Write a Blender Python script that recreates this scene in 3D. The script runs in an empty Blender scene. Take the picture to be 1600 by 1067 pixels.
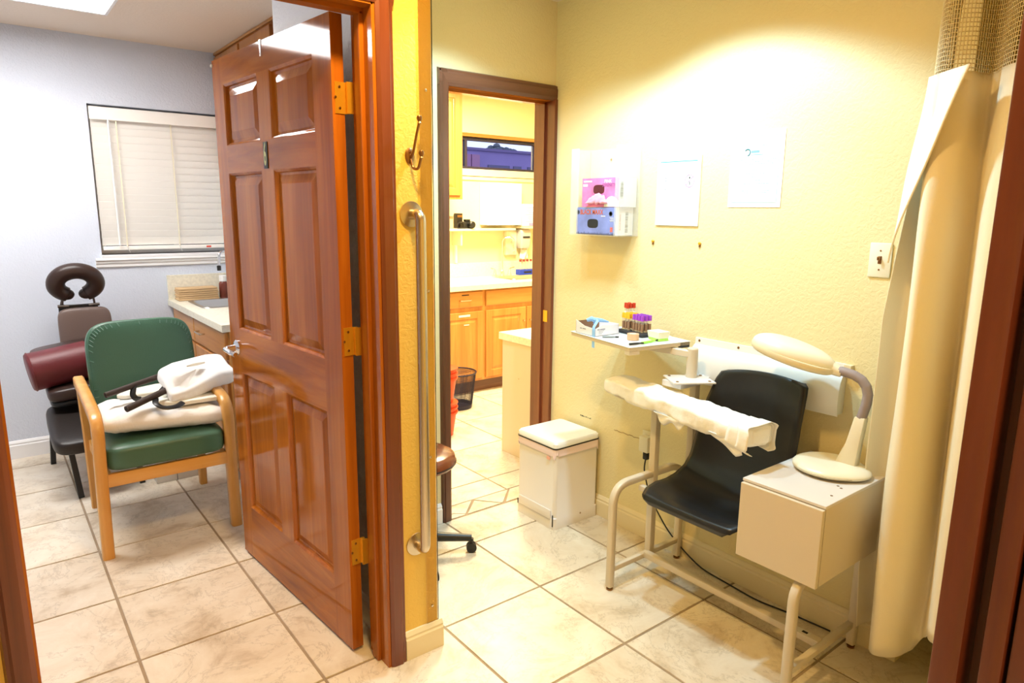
import bpy, bmesh, math, random
from mathutils import Vector, Matrix, noise
random.seed(7)
SC = bpy.context.scene
COL = SC.collection
PI = math.pi

# ------------------------------------------------------------------ camera, world, lights, exposure
cam_data = bpy.data.cameras.new('camera')
cam = bpy.data.objects.new('camera', cam_data)
COL.objects.link(cam)
cam_data.sensor_width = 36.0
cam_data.lens = 1055.3 / 1600 * 36
cam_data.clip_start = 0.02
right_v = Vector((0.78723958, -0.61656012, 0.01036642))
up_v = Vector((0.10900421, 0.15568621, 0.98177385))
fwd_v = Vector((0.60693651, 0.77176125, -0.18976999))
m = Matrix((right_v, up_v, -fwd_v)).transposed().to_4x4()
m.translation = Vector((0, 0, 1.5))
cam.matrix_world = m
SC.camera = cam

SC.view_settings.view_transform = 'Standard'
SC.view_settings.look = 'None'
SC.view_settings.gamma = 1.0
SC.view_settings.use_curve_mapping = False
SC.view_settings.exposure = 0.0

world = bpy.data.worlds.new('world')
SC.world = world
world.use_nodes = True
bgn = world.node_tree.nodes['Background']
bgn.inputs[0].default_value = (0.62, 0.68, 1.0, 1)
bgn.inputs[1].default_value = 1.5

def light(name, kind, loc, power, color, **k):
    d = bpy.data.lights.new(name, kind)
    d.energy = power
    d.color = color
    for a, v in k.items():
        if a not in ('rot',):
            setattr(d, a, v)
    o = bpy.data.objects.new(name, d)
    o.location = loc
    o.rotation_euler = k.get('rot', (0, 0, 0))
    COL.objects.link(o)
    return o

COOL = (0.52, 0.82, 1.0)
WARM = (1.0, 0.64, 0.22)
# recessed can over the draw chair: cool, cut off 61 degrees from the vertical
light('can_light_draw_chair', 'SPOT', (1.75, 1.58, 2.47), 92, COOL, spot_size=math.radians(126), spot_blend=0.28, shadow_soft_size=0.045)
light('can_light_doorway', 'SPOT', (1.62, 2.12, 2.47), 62, COOL, spot_size=math.radians(126), spot_blend=0.35, shadow_soft_size=0.05)
# warm hall lamp
light('hall_lamp', 'AREA', (0.80, 1.36, 2.46), 29, WARM, shape='DISK', size=0.16)
light('hall_fill_light', 'AREA', (0.3, -0.5, 2.46), 26, (1.0, 0.72, 0.36), shape='DISK', size=0.4)  # unseen warm fill added behind the camera to brighten the hall
# flat panel of the examination room (its glowing lens is the fixture built below)
light('panel_light', 'AREA', (0.025, 3.895, 2.462), 10, (1.0, 0.97, 0.92), shape='RECTANGLE', size=1.16, size_y=0.55, spread=math.radians(155))
# laboratory lamps
light('laboratory_lamp', 'AREA', (3.1, 3.95, 2.46), 125, (1.0, 0.86, 0.54), shape='RECTANGLE', size=0.6, size_y=0.6)

# ------------------------------------------------------------------ materials
MATS = {}
def nodes_of(name):
    mt = bpy.data.materials.new(name)
    mt.use_nodes = True
    nt = mt.node_tree
    return mt, nt, nt.nodes['Principled BSDF']

def mat(name, rgb, rough=0.5, metal=0.0, coat=0.0, bump=0.0, bscale=50.0, var=0.0, vscale=5.0, alpha=1.0, trans=0.0, ior=1.45, sheen=0.0, spec=0.5, subs=0.0):
    if name in MATS: return MATS[name]
    mt, nt, p = nodes_of(name)
    p.inputs['Base Color'].default_value = (*rgb, 1)
    p.inputs['Roughness'].default_value = rough
    p.inputs['Metallic'].default_value = metal
    p.inputs['Coat Weight'].default_value = coat
    p.inputs['Coat Roughness'].default_value = 0.12
    p.inputs['Transmission Weight'].default_value = trans
    p.inputs['IOR'].default_value = ior
    p.inputs['Alpha'].default_value = alpha
    p.inputs['Specular IOR Level'].default_value = spec
    tc = nt.nodes.new('ShaderNodeTexCoord')
    if var > 0:
        n = nt.nodes.new('ShaderNodeTexNoise'); n.inputs['Scale'].default_value = vscale; n.inputs['Detail'].default_value = 4
        nt.links.new(tc.outputs['Object'], n.inputs['Vector'])
        r = nt.nodes.new('ShaderNodeValToRGB')
        r.color_ramp.elements[0].position = 0.3; r.color_ramp.elements[1].position = 0.7
        r.color_ramp.elements[0].color = (*[max(0, c * (1 - var)) for c in rgb], 1)
        r.color_ramp.elements[1].color = (*[min(1, c * (1 + var * .6)) for c in rgb], 1)
        nt.links.new(n.outputs['Fac'], r.inputs['Fac'])
        nt.links.new(r.outputs['Color'], p.inputs['Base Color'])
    if bump > 0:
        n2 = nt.nodes.new('ShaderNodeTexNoise'); n2.inputs['Scale'].default_value = bscale; n2.inputs['Detail'].default_value = 5
        nt.links.new(tc.outputs['Object'], n2.inputs['Vector'])
        b = nt.nodes.new('ShaderNodeBump'); b.inputs['Strength'].default_value = bump; b.inputs['Distance'].default_value = 0.01
        nt.links.new(n2.outputs['Fac'], b.inputs['Height'])
        nt.links.new(b.outputs['Normal'], p.inputs['Normal'])
    MATS[name] = mt
    return mt

def wood(name, c1, c2, c3, axis='Z', scale=1.0, rough=0.35, coat=0.5, coatr=0.12, rings=1.0):
    if name in MATS: return MATS[name]
    mt, nt, p = nodes_of(name)
    tc = nt.nodes.new('ShaderNodeTexCoord')
    mp = nt.nodes.new('ShaderNodeMapping')
    s = [28.0 * scale] * 3
    s['XYZ'.index(axis)] = 1.3 * scale
    mp.inputs['Scale'].default_value = s
    nt.links.new(tc.outputs['Object'], mp.inputs['Vector'])
    n = nt.nodes.new('ShaderNodeTexNoise'); n.inputs['Scale'].default_value = 1.0; n.inputs['Detail'].default_value = 6; n.inputs['Roughness'].default_value = 0.65; n.inputs['Distortion'].default_value = 0.6 * rings
    nt.links.new(mp.outputs['Vector'], n.inputs['Vector'])
    mp2 = nt.nodes.new('ShaderNodeMapping')
    s2 = [5.0 * scale] * 3
    s2['XYZ'.index(axis)] = 0.5 * scale
    mp2.inputs['Scale'].default_value = s2
    nt.links.new(tc.outputs['Object'], mp2.inputs['Vector'])
    n2 = nt.nodes.new('ShaderNodeTexNoise'); n2.inputs['Scale'].default_value = 1.0; n2.inputs['Detail'].default_value = 3; n2.inputs['Distortion'].default_value = 1.5 * rings
    nt.links.new(mp2.outputs['Vector'], n2.inputs['Vector'])
    mx = nt.nodes.new('ShaderNodeMath'); mx.operation = 'MULTIPLY_ADD'; mx.inputs[1].default_value = 0.5
    nt.links.new(n.outputs['Fac'], mx.inputs[0])
    ml = nt.nodes.new('ShaderNodeMath'); ml.operation = 'MULTIPLY'; ml.inputs[1].default_value = 0.5
    nt.links.new(n2.outputs['Fac'], ml.inputs[0]); nt.links.new(ml.outputs[0], mx.inputs[2])
    r = nt.nodes.new('ShaderNodeValToRGB')
    e = r.color_ramp.elements
    e[0].position = 0.34; e[0].color = (*c1, 1)
    e[1].position = 0.66; e[1].color = (*c3, 1)
    k = e.new(0.5); k.color = (*c2, 1)
    nt.links.new(mx.outputs[0], r.inputs['Fac'])
    nt.links.new(r.outputs['Color'], p.inputs['Base Color'])
    p.inputs['Roughness'].default_value = rough
    p.inputs['Coat Weight'].default_value = coat
    p.inputs['Coat Roughness'].default_value = coatr
    b = nt.nodes.new('ShaderNodeBump'); b.inputs['Strength'].default_value = 0.06; b.inputs['Distance'].default_value = 0.004
    nt.links.new(n.outputs['Fac'], b.inputs['Height']); nt.links.new(b.outputs['Normal'], p.inputs['Normal'])
    MATS[name] = mt
    return mt

def wall_paint(name, rgb, bump=0.35, scale=16.0, rough=0.55):
    """orange-peel / knock-down plaster"""
    if name in MATS: return MATS[name]
    mt, nt, p = nodes_of(name)
    p.inputs['Base Color'].default_value = (*rgb, 1)
    p.inputs['Roughness'].default_value = rough
    tc = nt.nodes.new('ShaderNodeTexCoord')
    n = nt.nodes.new('ShaderNodeTexNoise'); n.inputs['Scale'].default_value = scale * 2.2; n.inputs['Detail'].default_value = 4; n.inputs['Distortion'].default_value = 1.4
    n2 = nt.nodes.new('ShaderNodeTexNoise'); n2.inputs['Scale'].default_value = scale * 8; n2.inputs['Detail'].default_value = 2
    nt.links.new(tc.outputs['Object'], n.inputs['Vector']); nt.links.new(tc.outputs['Object'], n2.inputs['Vector'])
    r = nt.nodes.new('ShaderNodeMapRange'); r.inputs['From Min'].default_value = 0.42; r.inputs['From Max'].default_value = 0.56
    nt.links.new(n.outputs['Fac'], r.inputs['Value'])
    a = nt.nodes.new('ShaderNodeMath'); a.operation = 'MULTIPLY_ADD'; a.inputs[1].default_value = 0.45
    nt.links.new(n2.outputs['Fac'], a.inputs[0]); nt.links.new(r.outputs['Result'], a.inputs[2])
    b = nt.nodes.new('ShaderNodeBump'); b.inputs['Strength'].default_value = bump; b.inputs['Distance'].default_value = 0.0035
    nt.links.new(a.outputs[0], b.inputs['Height']); nt.links.new(b.outputs['Normal'], p.inputs['Normal'])
    MATS[name] = mt
    return mt

def travertine(name, base, vein, light_c):
    mt, nt, p = nodes_of(name)
    oi = nt.nodes.new('ShaderNodeObjectInfo')
    geo = nt.nodes.new('ShaderNodeNewGeometry')
    cmb = nt.nodes.new('ShaderNodeVectorMath'); cmb.operation = 'SCALE'
    cmb.inputs[0].default_value = (17, 9, 31)
    nt.links.new(oi.outputs['Random'], cmb.inputs['Scale'])
    add = nt.nodes.new('ShaderNodeVectorMath'); add.operation = 'ADD'
    nt.links.new(geo.outputs['Position'], add.inputs[0]); nt.links.new(cmb.outputs['Vector'], add.inputs[1])
    n = nt.nodes.new('ShaderNodeTexNoise'); n.inputs['Scale'].default_value = 4.6; n.inputs['Detail'].default_value = 10; n.inputs['Roughness'].default_value = 0.68; n.inputs['Distortion'].default_value = 0.45
    nt.links.new(add.outputs['Vector'], n.inputs['Vector'])
    r = nt.nodes.new('ShaderNodeValToRGB'); e = r.color_ramp.elements
    e[0].position = 0.32; e[0].color = (*vein, 1)
    e[1].position = 0.72; e[1].color = (*light_c, 1)
    k = e.new(0.46); k.color = (*base, 1)
    nt.links.new(n.outputs['Fac'], r.inputs['Fac'])
    # thin veins
    n3 = nt.nodes.new('ShaderNodeTexNoise'); n3.inputs['Scale'].default_value = 4.5; n3.inputs['Detail'].default_value = 10; n3.inputs['Roughness'].default_value = 0.7; n3.inputs['Distortion'].default_value = 0.8
    nt.links.new(add.outputs['Vector'], n3.inputs['Vector'])
    s = nt.nodes.new('ShaderNodeMath'); s.operation = 'SUBTRACT'; s.inputs[1].default_value = 0.5
    nt.links.new(n3.outputs['Fac'], s.inputs[0])
    ab = nt.nodes.new('ShaderNodeMath'); ab.operation = 'ABSOLUTE'
    nt.links.new(s.outputs[0], ab.inputs[0])
    mr = nt.nodes.new('ShaderNodeMapRange'); mr.inputs['From Min'].default_value = 0.0; mr.inputs['From Max'].default_value = 0.014; mr.inputs['To Min'].default_value = 0.42; mr.inputs['To Max'].default_value = 0.0
    nt.links.new(ab.outputs[0], mr.inputs['Value'])
    mx = nt.nodes.new('ShaderNodeMixRGB'); mx.inputs['Color2'].default_value = (*[v * .62 for v in vein], 1)
    nt.links.new(mr.outputs['Result'], mx.inputs['Fac']); nt.links.new(r.outputs['Color'], mx.inputs['Color1'])
    hsv = nt.nodes.new('ShaderNodeHueSaturation')
    vr = nt.nodes.new('ShaderNodeMapRange'); vr.inputs['To Min'].default_value = 0.93; vr.inputs['To Max'].default_value = 1.05
    nt.links.new(oi.outputs['Random'], vr.inputs['Value']); nt.links.new(vr.outputs['Result'], hsv.inputs['Value'])
    nt.links.new(mx.outputs['Color'], hsv.inputs['Color'])
    nt.links.new(hsv.outputs['Color'], p.inputs['Base Color'])
    p.inputs['Roughness'].default_value = 0.38
    b = nt.nodes.new('ShaderNodeBump'); b.inputs['Strength'].default_value = 0.12; b.inputs['Distance'].default_value = 0.003
    nt.links.new(n.outputs['Fac'], b.inputs['Height']); nt.links.new(b.outputs['Normal'], p.inputs['Normal'])
    MATS[name] = mt
    return mt

def emit(name, rgb, strength):
    mt, nt, p = nodes_of(name)
    p.inputs['Base Color'].default_value = (*rgb, 1)
    p.inputs['Emission Color'].default_value = (*rgb, 1)
    p.inputs['Emission Strength'].default_value = strength
    MATS[name] = mt
    return mt

M = {}
M['yellow'] = wall_paint('warm_lit_wall_paint', (0.80, 0.54, 0.11), bump=0.22, scale=22.0)  # pale wall paint deepened to yellow; the lamp's warm light is in the colour
M['cream'] = wall_paint('cream_wall_paint', (0.79, 0.69, 0.40), bump=0.22, scale=22.0)
M['bluegrey'] = wall_paint('blue_grey_wall_paint', (0.65, 0.70, 0.80), bump=0.3, scale=20.0)
M['lab_wall'] = wall_paint('laboratory_wall_paint', (0.84, 0.74, 0.46), bump=0.2)
M['ceiling'] = wall_paint('ceiling_paint', (0.80, 0.68, 0.56), bump=0.12)
M['white_trim'] = mat('white_trim_paint', (0.86, 0.86, 0.86), 0.35)
M['cream_trim'] = mat('cream_baseboard_paint', (0.80, 0.70, 0.48), 0.4)
M['grout'] = mat('floor_grout', (0.36, 0.27, 0.18), 0.9, var=0.2, vscale=8)
M['tile'] = travertine('travertine_tile', (0.72, 0.63, 0.50), (0.52, 0.41, 0.28), (0.84, 0.78, 0.67))
DW1, DW2, DW3 = (0.23, 0.056, 0.007), (0.40, 0.118, 0.012), (0.56, 0.195, 0.024)
for ax in 'XYZ':
    M['door' + ax] = wood('cherry_door_wood_' + ax, DW1, DW2, DW3, ax, 0.8, 0.5, 0.75, 0.07)
    MATS['cherry_door_wood_' + ax].node_tree.nodes['Principled BSDF'].inputs['Specular IOR Level'].default_value = 0.0
    M['case' + ax] = wood('red_casing_wood_' + ax, (0.09, 0.018, 0.007), (0.15, 0.032, 0.011), (0.22, 0.055, 0.020), ax, 0.9, 0.38, 0.5, 0.2)
    M['walnut' + ax] = wood('brown_casing_wood_' + ax, (0.07, 0.022, 0.010), (0.12, 0.042, 0.02), (0.18, 0.07, 0.035), ax, 0.9, 0.42, 0.35, 0.25)
    M['oak' + ax] = wood('golden_oak_' + ax, (0.40, 0.15, 0.025), (0.52, 0.22, 0.045), (0.62, 0.30, 0.075), ax, 0.9, 0.38, 0.3, 0.2)
    M['beech' + ax] = wood('honey_beech_' + ax, (0.60, 0.26, 0.045), (0.70, 0.34, 0.07), (0.78, 0.42, 0.11), ax, 0.9, 0.35, 0.35, 0.18)
M['brass'] = mat('polished_brass', (0.80, 0.45, 0.04), 0.32, 0.65)
M['bronze'] = mat('antique_bronze', (0.32, 0.17, 0.07), 0.3, 1.0)
M['nickel'] = mat('brushed_nickel', (0.62, 0.54, 0.42), 0.27, 1.0, bump=0.05, bscale=220)
M['chrome'] = mat('chrome', (0.8, 0.8, 0.82), 0.1, 1.0)
M['steel'] = mat('sink_steel', (0.55, 0.54, 0.52), 0.3, 1.0)
M['white'] = mat('white_enamel', (0.88, 0.90, 0.90), 0.25)
M['plastic_white'] = mat('white_plastic', (0.82, 0.82, 0.80), 0.35)
M['paper'] = mat('white_paper', (0.88, 0.88, 0.88), 0.8)
M['black'] = mat('black_plastic', (0.012, 0.012, 0.013), 0.35)
M['ink'] = mat('black_ink', (0.02, 0.02, 0.02), 0.8)
M['frame'] = mat('beige_enamel_tube', (0.66, 0.58, 0.46), 0.32)
M['laminate'] = mat('beige_laminate', (0.66, 0.57, 0.44), 0.45)
M['laminate_top'] = mat('pale_lilac_laminate', (0.70, 0.66, 0.64), 0.35)
M['lampcream'] = mat('cream_lamp_plastic', (0.80, 0.75, 0.60), 0.32)
M['vinyl_green'] = mat('green_vinyl', (0.055, 0.135, 0.085), 0.36, bump=0.12, bscale=160)
M['vinyl_dark'] = mat('dark_brown_vinyl', (0.035, 0.018, 0.014), 0.36, bump=0.1, bscale=160)
M['vinyl_brown'] = mat('grey_brown_vinyl', (0.14, 0.095, 0.08), 0.4, bump=0.1, bscale=160)
M['vinyl_black'] = mat('black_vinyl', (0.018, 0.013, 0.011), 0.4, bump=0.1, bscale=160)
M['vinyl_maroon'] = mat('maroon_vinyl', (0.13, 0.018, 0.022), 0.42, bump=0.12, bscale=140)
M['vinyl_tan'] = mat('brown_stool_vinyl', (0.20, 0.055, 0.022), 0.25, coat=0.3)
M['cloth_white'] = mat('white_cotton', (0.84, 0.82, 0.78), 0.85, bump=0.2, bscale=60)
M['curtain'] = mat('ivory_curtain_cloth', (0.80, 0.72, 0.54), 0.6, bump=0.08, bscale=260)
M['counter'] = mat('speckled_cream_countertop', (0.80, 0.76, 0.62), 0.35, var=0.12, vscale=60)

# ------------------------------------------------------------------ mesh builder
ORG = {}
def tag(o, label=None, cat=None, group=None, kind=None):
    if label: o['label'] = label
    if cat: o['category'] = cat
    if group: o['group'] = group
    if kind: o['kind'] = kind
    return o
def thing(name, loc, label, cat, group=None, kind=None, rz=0.0):
    o = bpy.data.objects.new(name, None)
    o.empty_display_size = 0.05
    COL.objects.link(o)
    o.location = loc
    o.rotation_euler[2] = rz
    ORG[o.name] = Vector(loc)
    return tag(o, label, cat, group, kind)
def dup(root, loc, rz=None, label=None):
    r = root.copy(); COL.objects.link(r); r.location = loc
    if rz is not None: r.rotation_euler[2] = rz
    if label: r['label'] = label
    for ch in list(root.children):
        c = ch.copy(); COL.objects.link(c); c.parent = r
        for g in list(ch.children):
            d = g.copy(); COL.objects.link(d); d.parent = c
    return r

class MB:
    def __init__(s): s.bm = bmesh.new()
    def box(s, x0, x1, y0, y1, z0, z1, bev=0.0, seg=2, mx=None, mi=0):
        r = bmesh.ops.create_cube(s.bm, size=1.0)
        vs = r['verts']
        for v in vs:
            v.co = Vector(((x0 + x1) / 2 + v.co.x * (x1 - x0), (y0 + y1) / 2 + v.co.y * (y1 - y0), (z0 + z1) / 2 + v.co.z * (z1 - z0)))
        fs = set(f for v in vs for f in v.link_faces)
        if mi:
            for f in fs: f.material_index = mi
        if bev > 0:
            es = list({e for v in vs for e in v.link_edges})
            rr = bmesh.ops.bevel(s.bm, geom=es, offset=bev, segments=seg, profile=0.5, affect='EDGES')
            vs = list({v for f in rr['faces'] for v in f.verts} | {v for v in vs if v.is_valid})
        if mx is not None:
            for v in vs: v.co = mx @ v.co
        return s
    def ring_loft(s, rings, cap=True, closed=False, mi=0):
        vr = [[s.bm.verts.new(p) for p in ring] for ring in rings]
        n = len(vr[0]); fs = []
        rng = range(len(vr)) if closed else range(len(vr) - 1)
        for i in rng:
            a, b = vr[i], vr[(i + 1) % len(vr)]
            for j in range(n):
                try: fs.append(s.bm.faces.new((a[j], a[(j + 1) % n], b[(j + 1) % n], b[j])))
                except ValueError: pass
        if cap and not closed:
            try:
                fs.append(s.bm.faces.new(vr[0][::-1])); fs.append(s.bm.faces.new(vr[-1]))
            except ValueError: pass
        for f in fs: f.material_index = mi
        return s
    def tube(s, pts, r, seg=10, square=False, closed=False, cap=True, flat=None):
        pts = [Vector(p) for p in pts]
        rr = r if isinstance(r, (list, tuple)) else [r] * len(pts)
        rings = []
        n = len(pts)
        t0 = (pts[1] - pts[0]).normalized()
        up = Vector((0, 0, 1)) if abs(t0.z) < 0.9 else Vector((0, 1, 0))
        if square and abs(t0.z) >= 0.9: up = Vector((1, 0, 0))
        nrm = (up - t0 * up.dot(t0)).normalized()
        prev = t0
        for i in range(n):
            if closed: t = (pts[(i + 1) % n] - pts[i - 1]).normalized()
            elif i == 0: t = (pts[1] - pts[0]).normalized()
            elif i == n - 1: t = (pts[-1] - pts[-2]).normalized()
            else: t = ((pts[i + 1] - pts[i]).normalized() + (pts[i] - pts[i - 1]).normalized()).normalized()
            q = prev.rotation_difference(t); nrm = q @ nrm; prev = t
            nrm = (nrm - t * nrm.dot(t)).normalized()
            b = t.cross(nrm)
            if square:
                k = 0.8
                a = rr[i]
                shp = [(a, a * k), (a * k, a), (-a * k, a), (-a, a * k), (-a, -a * k), (-a * k, -a), (a * k, -a), (a, -a * k)]
                rings.append([pts[i] + nrm * u + b * w for u, w in shp])
            else:
                f2 = flat or 1.0
                rings.append([pts[i] + nrm * (math.cos(2 * PI * j / seg) * rr[i]) + b * (math.sin(2 * PI * j / seg) * rr[i] * f2) for j in range(seg)])
        return s.ring_loft(rings, cap, closed)
    def cyl(s, p0, p1, r0, r1=None, seg=16):
        return s.tube([p0, p1], [r0, r0 if r1 is None else r1], seg)
    def lathe(s, prof, c, axis='Z', seg=24, mx=None):
        rings = []
        for r, h in prof:
            ring = []
            for j in range(seg):
                a = 2 * PI * j / seg
                u, w = max(r, 1e-4) * math.cos(a), max(r, 1e-4) * math.sin(a)
                if axis == 'Z': p = Vector((u, w, h))
                elif axis == 'X': p = Vector((h, u, w))
                else: p = Vector((w, h, u))
                if mx is not None: p = mx @ p
                ring.append(p + Vector(c))
            rings.append(ring)
        return s.ring_loft(rings, True)
    def prism(s, poly, lo, hi, axis='Z', mi=0):
        def P(a, b, h):
            return Vector((a, b, h)) if axis == 'Z' else (Vector((h, a, b)) if axis == 'X' else Vector((a, h, b)))
        return s.ring_loft([[P(a, b, lo) for a, b in poly], [P(a, b, hi) for a, b in poly]], mi=mi)
    def grid(s, fn, nu, nv, closed_u=False, mi=0):
        vs = [[s.bm.verts.new(fn(i / (nu if closed_u else nu - 1), j / (nv - 1))) for j in range(nv)] for i in range(nu)]
        for i in range(nu if closed_u else nu - 1):
            for j in range(nv - 1):
                f = s.bm.faces.new((vs[i][j], vs[(i + 1) % nu][j], vs[(i + 1) % nu][j + 1], vs[i][j + 1]))
                f.material_index = mi
        return s
    def build(s, name, m, parent=None, smooth=False, angle=35, wn=False):
        bm = s.bm
        bmesh.ops.recalc_face_normals(bm, faces=bm.faces)
        if parent is not None and parent.name in ORG:
            bmesh.ops.translate(bm, verts=bm.verts, vec=-ORG[parent.name])
        me = bpy.data.meshes.new(name)
        bm.to_mesh(me); bm.free()
        for x in (m if isinstance(m, (list, tuple)) else [m]): me.materials.append(x)
        if smooth:
            me.shade_smooth()
            if angle and angle < 180:
                try: me.set_sharp_from_angle(angle=math.radians(angle))
                except Exception: pass
        o = bpy.data.objects.new(name, me)
        COL.objects.link(o)
        if parent is not None:
            o.parent = parent
            ORG[o.name] = ORG.get(parent.name, Vector((0, 0, 0)))
        else:
            ORG[o.name] = Vector((0, 0, 0))
        return o

def bx(name, dims, m, parent=None, bev=0.0, **k):
    return MB().box(*dims, bev=bev).build(name, m, parent, smooth=bev > 0, **k)
def fillet(pts, r, n=6):
    pts = [Vector(p) for p in pts]
    out = [pts[0]]
    for i in range(1, len(pts) - 1):
        a, b, c = pts[i - 1], pts[i], pts[i + 1]
        d1, d2 = (a - b), (c - b)
        rr = min(r, d1.length * .49, d2.length * .49)
        p0, p2 = b + d1.normalized() * rr, b + d2.normalized() * rr
        for j in range(n + 1):
            t = j / n
            out.append(p0 * (1 - t) ** 2 + b * 2 * t * (1 - t) + p2 * t * t)
    out.append(pts[-1])
    return out
def mod_subsurf(o, lv=2):
    md = o.modifiers.new('subd', 'SUBSURF'); md.levels = lv; md.render_levels = lv; return o
def mod_solid(o, t, off=0.0):
    md = o.modifiers.new('solid', 'SOLIDIFY'); md.thickness = t; md.offset = off; return o
def text(name, body, size, m, origin, xdir, ydir, parent, align='CENTER', width=1.0, extrude=0.0, bold=0.0):
    """flat print: real letter outlines turned to a mesh lying on the surface"""
    c = bpy.data.curves.new('print', 'FONT')
    c.body = body; c.size = size; c.align_x = align; c.align_y = 'CENTER'; c.extrude = extrude; c.offset = bold
    c.resolution_u = 3
    t = bpy.data.objects.new('print', c)
    COL.objects.link(t)
    dg = bpy.context.evaluated_depsgraph_get()
    me = bpy.data.meshes.new_from_object(t.evaluated_get(dg))
    bpy.data.objects.remove(t)
    me.name = name
    xd, yd = Vector(xdir).normalized(), Vector(ydir).normalized()
    zd = xd.cross(yd)
    mm = Matrix((xd * width, yd, zd)).transposed().to_4x4()
    o0 = ORG.get(parent.name, Vector((0, 0, 0))) if parent is not None else Vector((0, 0, 0))
    mm.translation = Vector(origin) - o0
    me.transform(mm)
    me.materials.clear(); me.materials.append(m)
    o = bpy.data.objects.new(name, me); COL.objects.link(o)
    if parent is not None: o.parent = parent; ORG[o.name] = o0
    return o
def blob_fn(c, rx, ry, rz, e1=0.5, e2=0.5, wr=0.0, ws=4.0, seed=0.0, mx=None):
    """superellipsoid: puffy pads, pillows and cushions"""
    def pw(v, e): return math.copysign(abs(v) ** e, v)
    def fn(u, v):
        th = (v - .5) * PI; ph = u * 2 * PI
        p = Vector((rx * pw(math.cos(th), e1) * pw(math.cos(ph), e2), ry * pw(math.cos(th), e1) * pw(math.sin(ph), e2), rz * pw(math.sin(th), e1)))
        if wr: p += p.normalized() * wr * noise.noise(Vector((p.x * ws * 3 + seed, p.y * ws * 3, p.z * ws * 3)))
        if mx is not None: p = mx @ p
        return p + Vector(c)
    return fn
def blob(mb, c, rx, ry, rz, nu=40, nv=20, **k):
    mb.grid(blob_fn(c, rx, ry, rz, **k), nu, nv, closed_u=True)
    return mb
def rotm(deg, axis): return Matrix.Rotation(math.radians(deg), 3, axis)
# ================================================================== THE SETTING
def struct(name, mb, m, parent=None, **k):
    o = mb.build(name, m, parent, **k)
    if parent is None: o['kind'] = 'structure'
    return o

# floor: grout bed with every tile a piece of its own
floor = struct('floor', MB().box(-1.7, 4.7, -1.3, 5.3, -0.06, -0.0035), M['grout'])
tile_cache = {}
def tile_piece(x0, x1, y0, y1, name='tile'):
    g = 0.0032
    w, d = round(x1 - x0 - 2 * g, 4), round(y1 - y0 - 2 * g, 4)
    if (w, d) not in tile_cache:
        mb = MB()
        r = bmesh.ops.create_cube(mb.bm, size=1.0)
        for v in r['verts']:
            top = v.co.z > 0
            k = 0.0022 if top else 0
            v.co = Vector((math.copysign(w / 2 - k, v.co.x), math.copysign(d / 2 - k, v.co.y), 0.0 if top else -0.010))
        bm = mb.bm
        me = bpy.data.meshes.new('tile'); bmesh.ops.recalc_face_normals(bm, faces=bm.faces); bm.to_mesh(me); bm.free(); me.materials.append(M['tile'])
        tile_cache[(w, d)] = me
    o = bpy.data.objects.new(name, tile_cache[(w, d)])
    o.location = ((x0 + x1) / 2, (y0 + y1) / 2, random.uniform(-0.0004, 0.0002))
    COL.objects.link(o); o.parent = floor
xs = [0.276 + 0.4583 * k for k in range(-4, 5)] + [2.57, 3.03]
ys = [0.039, 0.504, 0.969, 1.434, 1.898, 2.362, 2.826, 3.291, 3.757, 4.222, 4.687, 5.0]
ys = [-0.891, -0.426] + ys
for i in range(len(xs) - 1):
    for j in range(len(ys) - 1):
        x0, x1, y0, y1 = xs[i], xs[i + 1], ys[j], ys[j + 1]
        if x0 > 1.6 and y0 >= 2.8: continue
        if x0 > 1.1 and y0 >= 2.8 and x1 > 1.7: x1 = min(x1, 1.62)
        if x0 > 1.1 and y0 < 2.63 < y1:
            y1 = 2.618
        if x1 - x0 < .06: continue
        tile_piece(x0, x1, y0, y1)
# laboratory tiles beyond the threshold
lx = [1.66, 2.14, 2.62, 3.10, 3.58, 4.06, 4.54]
ly = [2.754, 2.94, 3.417, 3.897, 4.375, 4.853]
for i in range(len(lx) - 1):
    for j in range(len(ly) - 1):
        tile_piece(lx[i], lx[i + 1], ly[j], ly[j + 1])
# broken shards laid across the threshold strip
shards = [[(1.60, 2.675), (1.741, 2.668), (1.784, 2.629), (1.60, 2.629)],
          [(1.60, 2.683), (1.741, 2.676), (1.787, 2.637), (1.900, 2.748), (1.60, 2.748)],
          [(1.797, 2.630), (2.005, 2.630), (1.912, 2.738)],
          [(1.918, 2.748), (2.015, 2.634), (2.028, 2.640), (2.142, 2.748)],
          [(2.040, 2.630), (2.40, 2.630), (2.40, 2.748), (2.156, 2.748)]]
for sh in shards:
    MB().prism(sh, -0.010, 0.0002).build('tile', M['tile'], floor)

# ceiling
struct('ceiling', MB().box(-1.7, 4.7, -1.3, 5.2, 2.49, 2.60), M['ceiling'])

# walls
def wall(name, boxes, m, cut=None):
    mb = MB()
    for b in boxes: mb.box(*b)
    return struct(name, mb, m)
H = 2.49
wall_right = wall('wall_right', [(2.325, 2.45, 0.805, 2.63, 0, H)], M['cream'])
wall('wall_far', [(1.12, 1.675, 2.63, 2.757, 0, H), (1.675, 2.325, 2.63, 2.757, 2.052, H), (2.325, 2.5, 2.6305, 2.757, 0, H)], M['cream'])
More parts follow.
